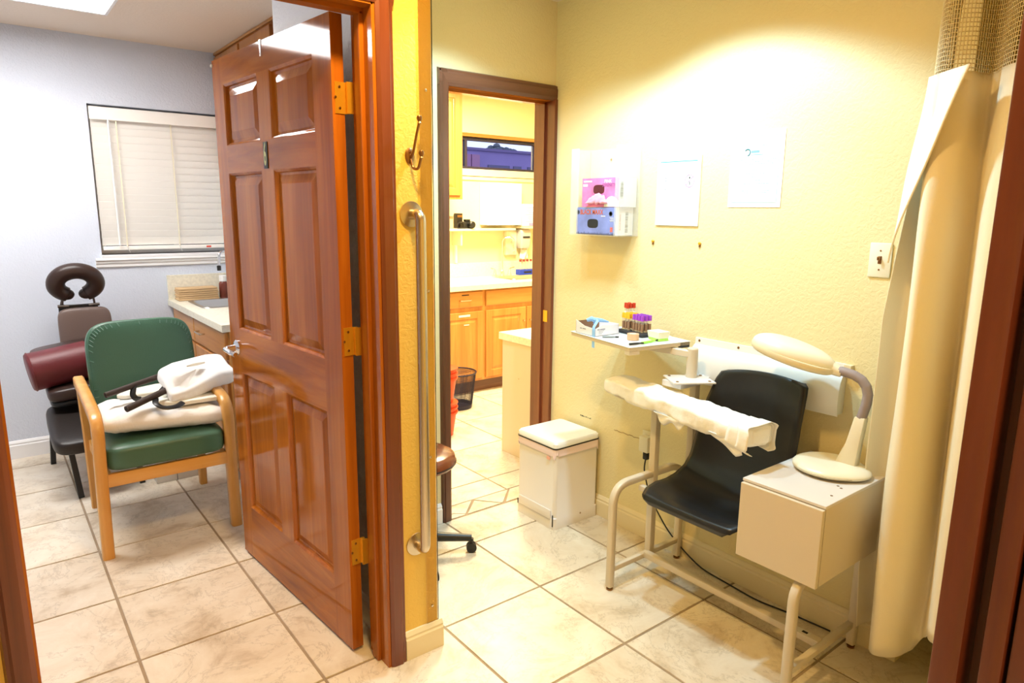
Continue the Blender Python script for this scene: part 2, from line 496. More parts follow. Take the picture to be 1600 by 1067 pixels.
# partition: warm hall face, blue-grey examination-room face lightened with panel light in the colour
mb = MB().box(0.99, 1.12, 1.83, 2.77, 0, H)
for f in mb.bm.faces:
    f.normal_update()
    if f.normal.x < -0.5: f.material_index = 1
    if f.normal.x > 0.5: f.material_index = 2
struct('wall_partition', mb, [M['yellow'], wall_paint('panel_lit_wall_paint', (0.82, 0.85, 0.90), bump=0.3, scale=20.0), M['cream']])  # examination face: blue-grey made paler, panel light put into the colour
mb = MB().box(-1.6, -0.02, 1.83, 1.95, 0, H).box(-0.02, 0.96, 1.83, 1.95, 2.075, H)
mb.box(0.955, 0.99, 1.83, 1.95, 0, H)
for f in mb.bm.faces:
    f.normal_update()
    if f.normal.y > 0.5: f.material_index = 1
struct('wall_front', mb, [M['yellow'], M['bluegrey']])
wall('wall_chase', [(1.12, 1.60, 2.757, 2.80, 0, H), (1.0, 1.12, 2.77, 2.80, 0, H)], M['white_trim'])
mb = MB().box(1.57, 1.66, 2.80, 4.894, 0, H)
for f in mb.bm.faces:
    f.normal_update()
    if f.normal.x > 0.5: f.material_index = 1
struct('wall_divider', mb, [M['bluegrey'], M['lab_wall']])
# window wall of the examination room: opening x .60-1.50, z 1.21-2.105
wall('wall_window', [(-1.6, 0.60, 4.894, 5.02, 0, H), (1.50, 1.60, 4.894, 5.02, 0, H), (0.60, 1.50, 4.894, 5.02, 0, 1.205), (0.60, 1.50, 4.894, 5.02, 2.105, H)], M['bluegrey'])
wall('wall_laboratory', [(1.60, 3.05, 5.07, 5.2, 0, H), (4.30, 4.6, 5.07, 5.2, 0, H), (3.05, 4.30, 5.07, 5.2, 0, 1.86), (3.05, 4.30, 5.07, 5.2, 2.135, H)], M['lab_wall'])
wall('wall_laboratory_side', [(4.6, 4.7, 2.757, 5.2, 0, H), (2.5, 4.7, 2.63, 2.757, 0, H)], M['lab_wall'])
wall('wall_left', [(-1.7, -1.6, -1.3, 5.02, 0, H)], M['bluegrey'])
wall('wall_back', [(-1.7, 3.1, -1.3, -1.2, 0, H)], M['cream'])
wall('wall_near', [(0.93, 3.1, 0.12, 0.25, 0, H), (-1.6, -0.12, 0.12, 0.25, 0, H), (-0.12, 0.93, 0.12, 0.25, 2.1, H)], M['yellow'])
wall('wall_alcove', [(3.0, 3.1, 0.25, 0.9, 0, H), (2.45, 3.1, 0.805, 0.9, 0, H)], M['cream'])

# baseboards with a moulded top
def baseboard(name, x0, x1, y0, y1, face, m, h=0.10, t=0.016, z0=0.0, end=None):
    """face: +x, -x, -y: the direction it looks; the run lies against the wall"""
    prof = [(0, 0), (t, 0), (t, h * .72), (t * .72, h * .78), (t * .8, h * .86), (t * .3, h * .98), (0, h)]
    mb = MB()
    if face == '-x': poly = [(x1 - a, b) for a, b in prof]; mb.ring_loft([[Vector((p, y, q + z0)) for p, q in poly] for y in (y0, y1)])
    elif face == '+x': poly = [(x0 + a, b) for a, b in prof]; mb.ring_loft([[Vector((p, y, q + z0)) for p, q in poly] for y in (y0, y1)])
    else: poly = [(y1 - a, b) for a, b in prof]; mb.ring_loft([[Vector((x, p, q + z0)) for p, q in poly] for x in (x0, x1)])
    return struct(name, mb, m)
baseboard('baseboard_right', 2.30, 2.325, 0.805, 2.63, '-x', M['cream_trim'], 0.105)
baseboard('baseboard_partition_end', 0.99, 1.1365, 1.80, 1.83, '-y', M['cream_trim'], 0.10)
baseboard('baseboard_partition', 1.12, 1.14, 1.832, 2.60, '+x', M['white_trim'], 0.10)
baseboard('baseboard_far', 1.12, 1.638, 2.60, 2.63, '-y', M['white_trim'], 0.10)
baseboard('baseboard_window', -1.6, 0.97, 4.86, 4.894, '-y', M['white_trim'], 0.11)
baseboard('baseboard_examination', 0.96, 0.99, 1.98, 2.77, '-x', M['white_trim'], 0.10)

# ---- door casings
CASE_PROF = [(0.0, 0.0), (0.0, 0.012), (0.012, 0.018), (0.045, 0.020), (0.052, 0.015), (0.060, 0.015), (0.066, 0.0)]
def casing_v(mb, xin, xout, yface, z0, z1, out=-1):
    """vertical casing moulding: xin at the opening, xout the outer edge, standing proud of yface towards -y"""
    n = []
    for a, b in CASE_PROF:
        k = a / 0.066
        n.append((xin + (xout - xin) * k, yface + out * b))
    mb.ring_loft([[Vector((p, q, z)) for p, q in n] for z in (z0, z1)])
def casing_h(mb, zin, zout, yface, x0, x1, out=-1):
    n = [(zin + (zout - zin) * (a / 0.066), yface + out * b) for a, b in CASE_PROF]
    mb.ring_loft([[Vector((x, q, p)) for p, q in n] for x in (x0, x1)])
# frame round the open door of the examination room
t1 = thing('trim_1', (0.955, 1.83, 0), None, None, kind='structure')
mb = MB(); casing_v(mb, 0.935, 0.992, 1.83, 0, 2.13); mb.build('casing', M['caseZ'], t1)
mb = MB(); casing_v(mb, 0.0, -0.062, 1.83, 0, 2.13); mb.build('casing', M['caseZ'], t1)
mb = MB(); casing_h(mb, 2.062, 2.13, 1.83, -0.062, 0.992); mb.build('casing', M['caseX'], t1)
mb = MB().box(0.925, 0.957, 1.822, 1.952, 0, 2.065); mb.build('jamb', M['doorZ'], t1)
mb = MB().box(0.911, 0.927, 1.872, 1.912, 0, 2.05, bev=0.004); mb.build('door_stop', M['doorZ'], t1)
mb = MB().box(-0.022, 0.006, 1.822, 1.952, 0, 2.065); mb.build('jamb', M['doorZ'], t1)
mb = MB().box(0.0, 0.93, 1.822, 1.952, 2.056, 2.076).box(0.0, 0.93, 1.872, 1.912, 2.042, 2.058); mb.build('head_jamb', M['doorX'], t1)
# frame of the laboratory doorway
t2 = thing('trim_2', (1.69, 2.63, 0), None, None, kind='structure')
mb = MB(); casing_v(mb, 1.692, 1.640, 2.63, 0, 2.10); mb.build('casing', M['walnutZ'], t2)
mb = MB(); casing_h(mb, 2.035, 2.108, 2.63, 1.640, 2.324); mb.build('casing', M['walnutX'], t2)
mb = MB().box(1.675, 1.695, 2.622, 2.765, 0, 2.04); mb.build('jamb', M['walnutZ'], t2)
mb = MB().box(2.306, 2.3245, 2.610, 2.765, 0, 2.04).box(2.294, 2.307, 2.675, 2.715, 0, 2.03); mb.build('jamb', M['caseZ'], t2)
mb = MB().box(1.675, 2.324, 2.622, 2.765, 2.035, 2.055).box(1.695, 2.306, 2.675, 2.715, 2.022, 2.036); mb.build('head_jamb', M['doorX'], t2)
mb = MB().box(2.3035, 2.3065, 2.635, 2.668, 0.93, 0.99); mb.build('strike_plate', M['brass'], t2)
# frame of the doorway the picture is taken from
t3 = thing('trim_3', (0.90, 0.25, 0), None, None, kind='structure')
mb = MB().box(0.860, 0.935, 0.231, 0.262, 0, 2.14, bev=0.004); mb.build('casing', M['caseZ'], t3, smooth=True)
mb = MB().box(0.905, 0.935, 0.12, 0.232, 0, 2.12); mb.build('jamb', M['caseZ'], t3)
mb = MB().box(0.862, 0.902, 0.191, 0.213, 0, 2.12, bev=0.003); mb.build('door_stop', M['caseZ'], t3, smooth=True)
mb = MB().box(0.866, 0.906, 0.120, 0.187, 0, 2.12, bev=0.003); mb.build('jamb_edge', M['caseZ'], t3, smooth=True)

# ---- clear corner guard on the partition end
cg = MB().box(1.078, 1.1235, 1.8265, 1.8295, 0.10, 2.48).box(1.1205, 1.1235, 1.8265, 1.862, 0.10, 2.48)
cgm = mat('clear_polycarbonate', (1.0, 0.93, 0.80), 0.12, trans=1.0, ior=1.2)
cgt = thing('corner_guard', (1.10, 1.83, 0.10), 'clear plastic corner guard on the end of the yellow wall', 'corner guard')
cg.build('guard_strip', cgm, cgt)
for z in (0.16, 0.70, 1.25, 1.85, 2.36):
    MB().lathe([(0.0045, 0), (0.0045, -0.0012), (0.002, -0.002)], (1.099, 1.8264, z), 'Y', 10).build('screw', M['nickel'], cgt)

# ================================================================== DOOR LEAF (open, number 6)
DA = Vector((0.865, 1.966, 0.012)); DANG = math.radians(94.6)
dd = Vector((math.cos(DANG), math.sin(DANG), 0)); dn = Vector((-math.sin(DANG), math.cos(DANG), 0))  # dn looks towards -x
door = thing('door_1', DA, None, None, kind='structure')
DMX = Matrix((dd, dn, Vector((0, 0, 1)))).transposed().to_4x4(); DMX.translation = DA
def dmap(mb):
    for v in mb.bm.verts: v.co = DMX @ v.co
    return mb
DWID, DH, DT = 0.943, 2.045, 0.040
cols_ = [(0.116, 0.431), (0.531, 0.842)]
rows_ = [(0.232, 0.826), (1.005, 1.620), (1.722, 1.948)]
def dpiece(name, a0, a1, z0, z1, ax):
    mb = MB().box(a0, a1, -DT, 0, z0, z1)
    dmap(mb); return mb.build(name, M['door' + ax], door)
dpiece('stile', 0, cols_[0][0], 0, DH, 'Z'); dpiece('stile', cols_[1][1], DWID, 0, DH, 'Z')
for (z0, z1) in ((0, rows_[0][0]), (rows_[0][1], rows_[1][0]), (rows_[1][1], rows_[2][0]), (rows_[2][1], DH)):
    dpiece('rail', cols_[0][0], cols_[1][1], z0, z1, 'Y')
for (z0, z1) in rows_: dpiece('mullion', cols_[0][1], cols_[1][0], z0, z1, 'Z')
for (a0, a1) in cols_:
    for (z0, z1) in rows_:
        def rect(i, h): return [Vector((a0 + i, h, z0 + i)), Vector((a1 - i, h, z0 + i)), Vector((a1 - i, h, z1 - i)), Vector((a0 + i, h, z1 - i))]
        for sgn, base in ((1, 0.0), (-1, -DT)):
            mb = MB()
            mb.ring_loft([rect(0.0, base), rect(0.003, base - sgn * 0.001), rect(0.009, base - sgn * 0.005), rect(0.012, base - sgn * 0.013), rect(0.020, base - sgn * 0.014), rect(0.046, base - sgn * 0.006), rect(0.049, base - sgn * 0.005)], cap=False)
            q = [mb.bm.verts.new(p) for p in rect(0.049, base - sgn * 0.005)]; mb.bm.faces.new(q)
            dmap(mb); mb.build('panel', M['doorZ'], door)
# hinges
for hz in (1.824, 1.09, 0.37):
    mb = MB()
    h0, h1 = hz - 0.046 - DA.z, hz + 0.044 - DA.z
    mb.cyl((-0.006, -DT - 0.008, h0), (-0.006, -DT - 0.008, h1), 0.0065, seg=12)
    for q in range(1, 5):
        zq = h0 + (h1 - h0) * q / 5
        mb.cyl((-0.006, -DT - 0.008, zq - .0012), (-0.006, -DT - 0.008, zq + .0012), 0.0072, seg=12)
    mb.box(-0.0025, 0.0005, -DT - 0.004, -0.008, h0, h1)
    dmap(mb)
    # leaf on the jamb, turned on the pin
    mb.box(0.905, 0.9255, 1.9485, 1.9545, hz - 0.046, hz + 0.044)
    hg = mb.build('hinge', M['brass'], door, smooth=True, angle=30)
    for sz in (-0.03, 0.0, 0.03):
        sm = MB().lathe([(0.0042, 0.0), (0.0042, -0.001), (0.002, -0.0016)], (-0.0026, -DT * .42 - (0.006 if sz else -.008), hz - DA.z + sz), 'X', 10)
        dmap(sm); sm.build('screw', M['bronze'], hg)
# lever handle
hb = MB().lathe([(0.0, 0.0), (0.032, 0.0), (0.032, 0.005), (0.026, 0.010), (0.014, 0.013), (0.012, 0.045), (0.0, 0.046)], (0.872, 0, 0.925), 'Y', 28)
hb.tube(fillet([(0.872, 0.040, 0.925), (0.872, 0.052, 0.925), (0.80, 0.056, 0.922), (0.765, 0.050, 0.918)], 0.012), [0.010] * 1 + [0.010] * 13 + [0.008] * 2 if False else 0.0095, 12)
dmap(hb)
hnd = hb.build('door_handle', M['chrome'], door, smooth=True); hnd['label'] = 'chrome lever handle'
# number plate with the raised 6
mb = MB().box(0.469, 0.503, 0.0, 0.003, 1.625, 1.715, bev=0.001); dmap(mb)
plate = mb.build('number_plate', mat('dark_plate', (0.03, 0.03, 0.02), 0.5), door)
plate['label'] = 'dark number plate reading 6'
text('digit', '6', 0.108, mat('pale_green_digit', (0.62, 0.66, 0.30), 0.5), DMX @ Vector((0.486, 0.0042, 1.670)), -dd, (0, 0, 1), plate, width=0.42, bold=0.0025)
# over-door clip
mb = MB().box(0.478, 0.490, 0.0005, 0.002, 1.995, DH + .002).box(0.478, 0.490, -0.03, 0.002, DH, DH + 0.0025); dmap(mb); mb.build('hanger_clip', M['chrome'], door)
mb = MB(); blob(mb, (DWID - 0.006, 0.003, DH - 0.018), 0.007, 0.005, 0.007, 14, 8, e1=1, e2=1); dmap(mb); mb.build('bumper', M['plastic_white'], door, smooth=True)

# ================================================================== WINDOW of the examination room
win = thing('window_1', (1.05, 4.90, 1.205), None, None, kind='structure')
MB().box(0.60, 1.50, 4.985, 5.015, 1.205, 1.245).box(0.60, 1.50, 4.985, 5.015, 2.06, 2.105).box(0.60, 0.64, 4.985, 5.015, 1.245, 2.06).box(1.46, 1.50, 4.985, 5.015, 1.245, 2.06).box(1.035, 1.065, 4.987, 5.013, 1.245, 2.06).build('window_frame', M['steel'], win)
MB().box(0.64, 1.46, 4.998, 5.002, 1.245, 2.06).build('pane', mat('night_glass', (0.25, 0.27, 0.3), 0.05, trans=0.6), win)
sp = [(0, 0.060), (-0.026, 0.060), (-0.030, 0.048), (-0.020, 0.040), (-0.020, 0.030), (-0.012, 0.020), (-0.012, 0.006), (0, 0.0)]
MB().ring_loft([[Vector((x, 4.894 + a, 1.125 + b)) for a, b in sp] for x in (0.562, 1.54)]).build('sill', M['white_trim'], win)
MB().box(0.60, 1.50, 4.87, 4.99, 1.185, 1.205, bev=0.003).build('sill_board', M['white_trim'], win)
bl = thing('window_blind', (1.05, 4.915, 2.09), 'white slatted blind lowered over the window of the blue-grey room', 'blind')
slatm = mat('ivory_blind_slat', (0.93, 0.90, 0.84), 0.4)
MB().box(0.606, 1.494, 4.880, 4.888, 2.015, 2.090, bev=0.003).box(0.612, 1.49, 4.89, 4.94, 2.045, 2.09).build('valance', slatm, bl)
sl_me = None
z = 2.012
nsl = 17
for k in range(nsl):
    zc = 1.995 - k * (1.995 - 1.285) / (nsl - 1)
    if sl_me is None:
        a = math.radians(71)
        mb = MB()
        mb.box(0.612, 1.49, -0.025, 0.025, -0.0014, 0.0014, mx=Matrix.Rotation(-a, 4, 'X'))
        o = mb.build('slat', slatm, None)
        o.parent = bl; sl_me = o.data
    else:
        o = bpy.data.objects.new('slat', sl_me); COL.objects.link(o); o.parent = bl
    o.location = (-1.05, 4.916 - 4.915, zc - 2.09)
MB().box(0.612, 1.49, 4.895, 4.935, 1.232, 1.256, bev=0.004).build('bottom_rail', slatm, bl)
MB().box(1.215, 1.245, 4.8945, 4.8952, 1.238, 1.249).build('warning_sticker', mat('red_sticker', (0.7, 0.06, 0.02), 0.5), bl)
for x in (0.745, 1.05, 1.36):
    MB().box(x - .0035, x + .0035, 4.8885, 4.8895, 1.25, 2.02).build('ladder_tape', mat('blind_cord', (0.80, 0.74, 0.55), 0.8), bl)
    MB().cyl((x + .012, 4.889, 1.215), (x - .006, 4.886, 1.262), 0.0022, seg=6).build('cord_end', M['plastic_white'], bl)
MB().cyl((0.703, 4.880, 1.262), (0.703, 4.884, 2.02), 0.0065, seg=6).build('wand', M['plastic_white'], bl, smooth=True)

# ================================================================== LABORATORY WINDOW and the building outside
w2 = thing('window_2', (3.7, 5.08, 1.86), None, None, kind='structure')
MB().box(3.05, 4.30, 5.10, 5.15, 1.86, 1.884).box(3.05, 4.30, 5.10, 5.15, 2.108, 2.135).box(3.05, 3.075, 5.10, 5.15, 1.884, 2.108).box(4.275, 4.30, 5.10, 5.15, 1.884, 2.108).box(3.46, 3.485, 5.10, 5.15, 1.884, 2.108).build('window_frame', mat('dark_window_frame', (0.03, 0.025, 0.05), 0.5), w2)
MB().box(3.07, 4.28, 5.118, 5.122, 1.884, 2.108).build('pane', mat('clear_glass', (1, 1, 1), 0.0, trans=1.0, ior=1.05), w2)
MB().box(3.03, 4.32, 5.055, 5.10, 2.135, 2.165).build('head_trim', M['oakX'], w2)
MB().box(3.03, 4.32, 5.04, 5.10, 1.80, 1.86, bev=0.004).build('sill', M['cream_trim'], w2)
MB().box(3.40, 4.32, 5.052, 5.07, 1.765, 1.795, bev=0.003).build('apron', M['cream_trim'], w2)
ext = thing('building', (26, 34, 0), 'long low mauve building seen through the laboratory window', 'building')
mauve = mat('mauve_render', (0.30, 0.24, 0.50), 0.9, var=0.1, vscale=0.5)
MB().box(12, 45, 33, 38, 0, 4.9).build('wall', mauve, ext)
MB().box(11.9, 45.1, 32.9, 38.1, 4.9, 5.05).build('parapet', mat('parapet_grey', (0.20, 0.16, 0.33), 0.9), ext)
for a_, b_ in ((24.0, 25.6), (25.9, 26.5), (27.0, 28.4)):
    MB().box(a_, b_, 32.94, 33.02, 3.4, 4.14).build('window', mat('dark_shop_glass', (0.12, 0.11, 0.22), 0.2), ext)
for i in range(2):
    MB().box(22.2 + i * .62, 22.75 + i * .62, 32.9, 33.02, 2.6, 4.66).build('door', mat('rose_door', (0.42, 0.22, 0.36), 0.7), ext)
struct('ground', MB().box(-5, 60, 5.3, 60, -0.3, -0.2), mat('asphalt', (0.12, 0.11, 0.14), 0.9, var=.2))
for q, (tx, ty, th, tr_) in enumerate(((26, 44, 7.0, 1.8), (34, 45, 6.8, 1.6), (29.5, 47, 7.2, 2.2), (41.5, 46, 7.4, 2.3))):
    tr = thing('tree', (tx, ty, -0.2), ('bushy tree rising behind the mauve building', 'small round tree behind the mauve building', 'broad tree behind the middle of the mauve building', 'tree at the far end of the mauve building')[q], 'tree')
    MB().cyl((tx, ty, -.2), (tx, ty, th - 1.5), .2, .12, 8).build('trunk', M['walnutZ'], tr)
    mb = MB()
    for i in range(60):
        a = random.random() * 2 * PI; r = random.random() ** .5 * tr_
        blob(mb, (tx + r * math.cos(a), ty + r * math.sin(a) * .6, th - .9 + random.uniform(-.8, .8) * (1 - r / tr_ * .6)), .32, .32, .26, 8, 5, e1=1, e2=1)
    o = mb.build('crown', mat('hazy_leaf_green', (0.10, 0.13, 0.16), 0.9), tr)

# ================================================================== room 6 ceiling panel
cl = thing('ceiling_light', (0.025, 3.9, 2.49), 'flat rectangular ceiling light panel in the blue-grey room', 'ceiling light')
MB().box(-0.602, -0.584, 3.57, 4.22, 2.462, 2.4895).box(0.636, 0.650, 3.57, 4.22, 2.462, 2.4895).box(-0.584, 0.636, 3.57, 3.59, 2.462, 2.4895).box(-0.584, 0.636, 4.20, 4.22, 2.462, 2.4895).build('frame', M['white_trim'], cl)
MB().box(-0.584, 0.636, 3.59, 4.20, 2.468, 2.478).build('diffuser', emit('glowing_diffuser', (1.0, 0.98, 0.96), 18.0), cl)
# ================================================================== RIGHT-HAND ROOM
V = Vector
# ---- blood-draw chair
pc = thing('blood_draw_chair', (2.08, 1.35, 0), 'blood-draw chair with black plastic seat, beige tube frame and side cabinet', 'chair')
TR = 0.0135
def utube(pts, r, name, parent=pc, m=M['frame'], sq=True):
    return MB().tube(fillet(pts, r, 8), TR, square=sq).build(name, m, parent, smooth=True, angle=50)
o = utube([(1.862, 1.712, 0.014), (1.862, 1.712, 0.443), (2.285, 1.712, 0.443), (2.285, 1.712, 0.014)], 0.085, 'side_frame')
o = utube([(1.862, 0.948, 0.014), (1.862, 0.948, 0.384), (2.275, 0.938, 0.384), (2.275, 0.938, 0.014)], 0.065, 'side_frame')
bxs = MB()
bxs.box(1.87, 2.28, 1.701, 1.723, 0.078, 0.100, bev=.003).build('lower_rail', M['frame'], pc, smooth=True)
MB().box(1.87, 2.27, 0.932, 0.954, 0.078, 0.100, bev=.003).build('lower_rail', M['frame'], pc, smooth=True)
MB().box(2.052, 2.082, 0.95, 1.705, 0.080, 0.106, bev=.003).build('crossbar', M['frame'], pc, smooth=True)
MB().box(2.00, 2.024, 0.95, 1.705, 0.394, 0.416, bev=.003).box(2.18, 2.204, 0.95, 1.705, 0.394, 0.416, bev=.003).build('seat_rail', M['frame'], pc, smooth=True)
MB().box(2.082, 2.112, 1.697, 1.727, 0.09, 0.735, bev=.004).build('armrest_post', M['frame'], pc, smooth=True)
MB().box(2.055, 2.079, 0.985, 1.045, 0.1062, 0.1068).build('maker_sticker', mat('pale_sticker', (0.75, 0.70, 0.60), 0.6), pc)
MB().box(2.061, 2.073, 0.993, 1.012, 0.1068, 0.1071).build('barcode', M['ink'], pc)
for x, y in ((1.862, 1.712), (2.285, 1.712), (1.862, 0.948), (2.275, 0.938)):
    MB().lathe([(0.0, 0.0), (0.013, 0.0), (0.014, 0.007), (0.006, 0.009), (0.006, 0.016)], (x, y, 0), 'Z', 12).build('foot', M['bronze'], pc, smooth=True)
# scoop seat: one moulded shell
prof = [(1.893, 0.412), (1.882, 0.432), (1.890, 0.449), (1.925, 0.456), (1.985, 0.454), (2.050, 0.452), (2.105, 0.462), (2.150, 0.488), (2.182, 0.535), (2.203, 0.610), (2.216, 0.70), (2.228, 0.79), (2.238, 0.865), (2.244, 0.893), (2.253, 0.900), (2.261, 0.890)]
wl = [1.560, 1.578, 1.592, 1.605, 1.612, 1.612, 1.610, 1.604, 1.598, 1.588, 1.575, 1.555, 1.535, 1.522, 1.50, 1.48]
wr = [1.235, 1.212, 1.195, 1.180, 1.172, 1.170, 1.170, 1.168, 1.165, 1.162, 1.160, 1.160, 1.160, 1.165, 1.185, 1.21]
def lerp_list(L, t):
    f = t * (len(L) - 1); i = min(int(f), len(L) - 2); k = f - i
    return L[i] * (1 - k) + L[i + 1] * k
def seat_fn(u, v):
    px_ = lerp_list([p[0] for p in prof], v); pz = lerp_list([p[1] for p in prof], v)
    y = lerp_list(wr, v) * (1 - u) + lerp_list(wl, v) * u
    e = abs(2 * u - 1)
    seatness = min(1, max(0, (v - 0.12) / 0.15)) * max(0, 1 - max(0, v - .45) / .3)
    backness = min(1, max(0, (v - .48) / .15))
    edge = e ** 2.5
    pz += (0.034 * edge - 0.016) * seatness
    px_ += (-0.040 * e ** 2.2 + 0.014) * backness * max(0.0, 1 - max(0, v - .72) * 4.5)
    # rolled rim
    if e > 0.93: pz -= 0.006 * (e - .93) / .07 * (1 if .1 < v < .5 else 0); px_ += 0.010 * (e - .93) / .07 * (1 if v > .5 else 0)
    top = max(0, (v - .70) / .30)
    pz += top * (.022 * (1 - e ** 2) + .012 * (1 - u))
    return V((px_, y, pz))
so = MB().grid(seat_fn, 25, 60).build('seat', M['black'], pc, smooth=True, angle=180)
mod_solid(so, 0.007, -1); so['label'] = 'black moulded scoop seat'
# side cabinet
cb = MB().box(1.880, 2.295, 0.886, 1.160, 0.397, 0.648).build('cabinet', M['laminate'], pc)
MB().box(1.874, 2.297, 0.884, 1.162, 0.648, 0.658, bev=.0015).build('cabinet_top', M['laminate_top'], pc)
MB().box(1.862, 1.878, 0.886, 1.160, 0.394, 0.646, bev=.002).build('door', M['laminate'], pc)
for x, y in ((2.045, 0.925), (1.965, 0.915), (2.055, 0.94)):
    MB().lathe([(0.0045, 0.0), (0.0045, 0.0006), (0.002, 0.0008)], (x, y, 0.6577), 'Z', 8).build('screw_hole', M['bronze'], pc)
# padded armrest across the front, on its post
ax0, ax1 = V((2.085, 1.925, 0.778)), V((1.985, 1.185, 0.772))
adir = (ax1 - ax0).normalized(); aside = V((-adir.y, adir.x, 0)); 
if aside.x > 0: aside = -aside
AM = Matrix((adir, aside, V((0, 0, 1)))).transposed().to_4x4(); AM.translation = ax0
AL = (ax1 - ax0).length
def amap(mb):
    for v in mb.bm.verts: v.co = AM @ v.co
    return mb
amap(MB().box(0.0, AL - .01, -0.058, 0.058, -0.026, 0.026, bev=0.02, seg=4)).build('armrest', M['lampcream'], pc, smooth=True)
amap(MB().box(0.03, .30, -0.035, 0.035, -0.042, -0.026, bev=.003)).build('armrest_bracket', M['frame'], pc)
# swivel tray on its plank, plate and post
MB().box(2.095, 2.295, 1.598, 1.690, 0.822, 0.846, bev=.002).build('support_plank', M['laminate_top'], pc)
MB().box(2.235, 2.265, 1.63, 1.66, 0.44, 0.822, bev=.003).build('tray_post', M['frame'], pc, smooth=True)
PM = Matrix.Rotation(math.radians(-33), 4, 'Z'); PM.translation = V((2.168, 1.615, 0.849))
mb = MB().box(-0.085, 0.085, -0.068, 0.068, -0.003, 0.004, bev=.002, mx=PM); mb.build('mounting_plate', M['laminate_top'], pc)
for a, b in ((-.065, -.05), (.065, -.05), (-.065, .05), (.065, .05)):
    MB().lathe([(0.006, 0), (0.006, 0.002), (0.002, 0.003)], PM @ V((a, b, 0.004)), 'Z', 10).build('bolt', M['bronze'], pc)
MB().lathe([(0.0, 0.852), (0.022, 0.852), (0.022, 0.968), (0.019, 0.972), (0.0, 0.972)], (2.198, 1.628, 0), 'Z', 20).build('swivel_post', M['frame'], pc, smooth=True)
MB().tube([(2.19, 1.635, 0.948), (2.135, 1.90, 0.955)], 0.014, square=True).build('tray_arm', M['frame'], pc)
TF = V((1.945, 1.735, 0.985)); ta = V((.16, .987, 0)); tb = V((.987, -.16, 0))
TM = Matrix((tb, ta, V((0, 0, 1)))).transposed().to_4x4(); TM.translation = TF
def tmap(mb):
    for v in mb.bm.verts: v.co = TM @ v.co
    return mb
tmap(MB().box(0, 0.31, 0, 0.405, -0.018, -0.002, bev=.002)).build('tray', M['laminate'], pc)
tmap(MB().box(-0.003, 0.313, -0.003, 0.408, -0.002, 0.0, bev=.0008)).build('tray_top', M['white'], pc)
tmap(MB().box(0.0, 0.05, 0.0, 0.03, -0.032, -0.018)).build('tray_bracket', M['frame'], pc)
tmap(MB().box(0.26, 0.31, 0.0, 0.012, -0.026, -0.004)).build('tray_clip', M['black'], pc)

# paper wrapped round the armrest
def wrap_fn(u, v):
    a = u * 2 * PI
    x = -0.014 + v * (AL + 0.022)
    wn_ = 0.007 * noise.noise(V((x * 14, math.cos(a) * 1.6, math.sin(a) * 1.6))) + 0.003 * noise.noise(V((x * 40, math.cos(a) * 3, 5)))
    cx, sx = math.cos(a), math.sin(a)
    k = 0.45
    ry, rz = 0.066 + wn_, 0.034 + wn_
    y = math.copysign(abs(cx) ** k, cx) * ry; zz = math.copysign(abs(sx) ** k, sx) * rz
    if v < .05:
        f = v / .05; s_ = .75 + .25 * f ** .5; y *= s_; zz *= s_
    if sx < 0 and x > .14: zz -= 0.008 * math.sin(x * 9) ** 2
    if sx < 0 and x < .13: zz *= (0.62 if cx < -.2 else .8)
    # loose hanging end at the near tip
    if v > .78:
        f = (v - .78) / .22
        if sx < 0: zz -= 0.016 * f * (0.6 + .4 * math.cos(a * 3))
        y *= 1 + .04 * f
    if v > .965:
        f = (v - .965) / .035; y *= 1 - .35 * f * f; zz *= 1 - .3 * f * f
    return AM @ V((x, y, zz + .002))
wpm = mat('tissue_paper', (0.90, 0.89, 0.86), 0.85, bump=0.25, bscale=35)
wp = thing('paper_armrest_cover', ax0, 'white paper pad wrapped round the armrest of the black draw chair', 'paper cover')
o = MB().grid(wrap_fn, 44, 90, closed_u=True).build('paper_sleeve', wpm, wp, smooth=True, angle=180); mod_solid(o, 0.002, 1)
for q, (l0, dy, dz) in enumerate(((AL - .075, .0, .0), (AL - .03, .004, .004))):
    def fold_fn(u, v, l0=l0, q=q):
        a = -0.35 * PI + u * 1.75 * PI
        x = l0 + v * (.075 - q * .03) + .006 * math.sin(a * 5 + q)
        ry, rz = 0.071 + q * .003, 0.040 + q * .003
        cx, sx = math.cos(a), math.sin(a)
        zz = math.copysign(abs(sx) ** .5, sx) * rz - (0.018 * (1 if sx < 0 else 0) * (.5 + .5 * v))
        return AM @ V((x, math.copysign(abs(cx) ** .5, cx) * ry, zz))
    o = MB().grid(fold_fn, 30, 6).build('paper_fold', wpm, wp, smooth=True, angle=180); mod_solid(o, 0.0015, 0)
MB().ring_loft([[wrap_fn(j / 44, 1.0) for j in range(44)], [AM @ V((AL + .012, 0, 0)) + (wrap_fn(j / 44, 1.0) - AM @ V((AL + .008, 0, 0))) * .8 for j in range(44)]]).build('paper_end', wpm, wp, smooth=True)
def flap2(u, v):
    x = AL - .155 + u * .15
    d = (.012 + .055 * u ** 1.2) * (1 if u < .85 else 1 - (u - .85) * 2.2)
    return AM @ V((x - .01 * v, 0.068 - v * .012 + .003 * math.sin(v * 7 + u * 9), -0.020 - v * d))
o = MB().grid(flap2, 14, 6).build('paper_flap', wpm, wp, smooth=True, angle=180); mod_solid(o, .0015, 0)
mb = MB()
def flap_fn(u, v):
    x = 0.30 + u * .16; d = math.sin(u * PI) ** .8 * (.045 + .02 * math.sin(u * 9))
    return AM @ V((x + .01 * v, 0.064 - v * .010 + .004 * math.sin(v * 7 + u * 8), -0.026 - v * d))
o = mb.grid(flap_fn, 14, 6).build('paper_flap', wpm, wp, smooth=True, angle=180); mod_solid(o, .0015, 0)

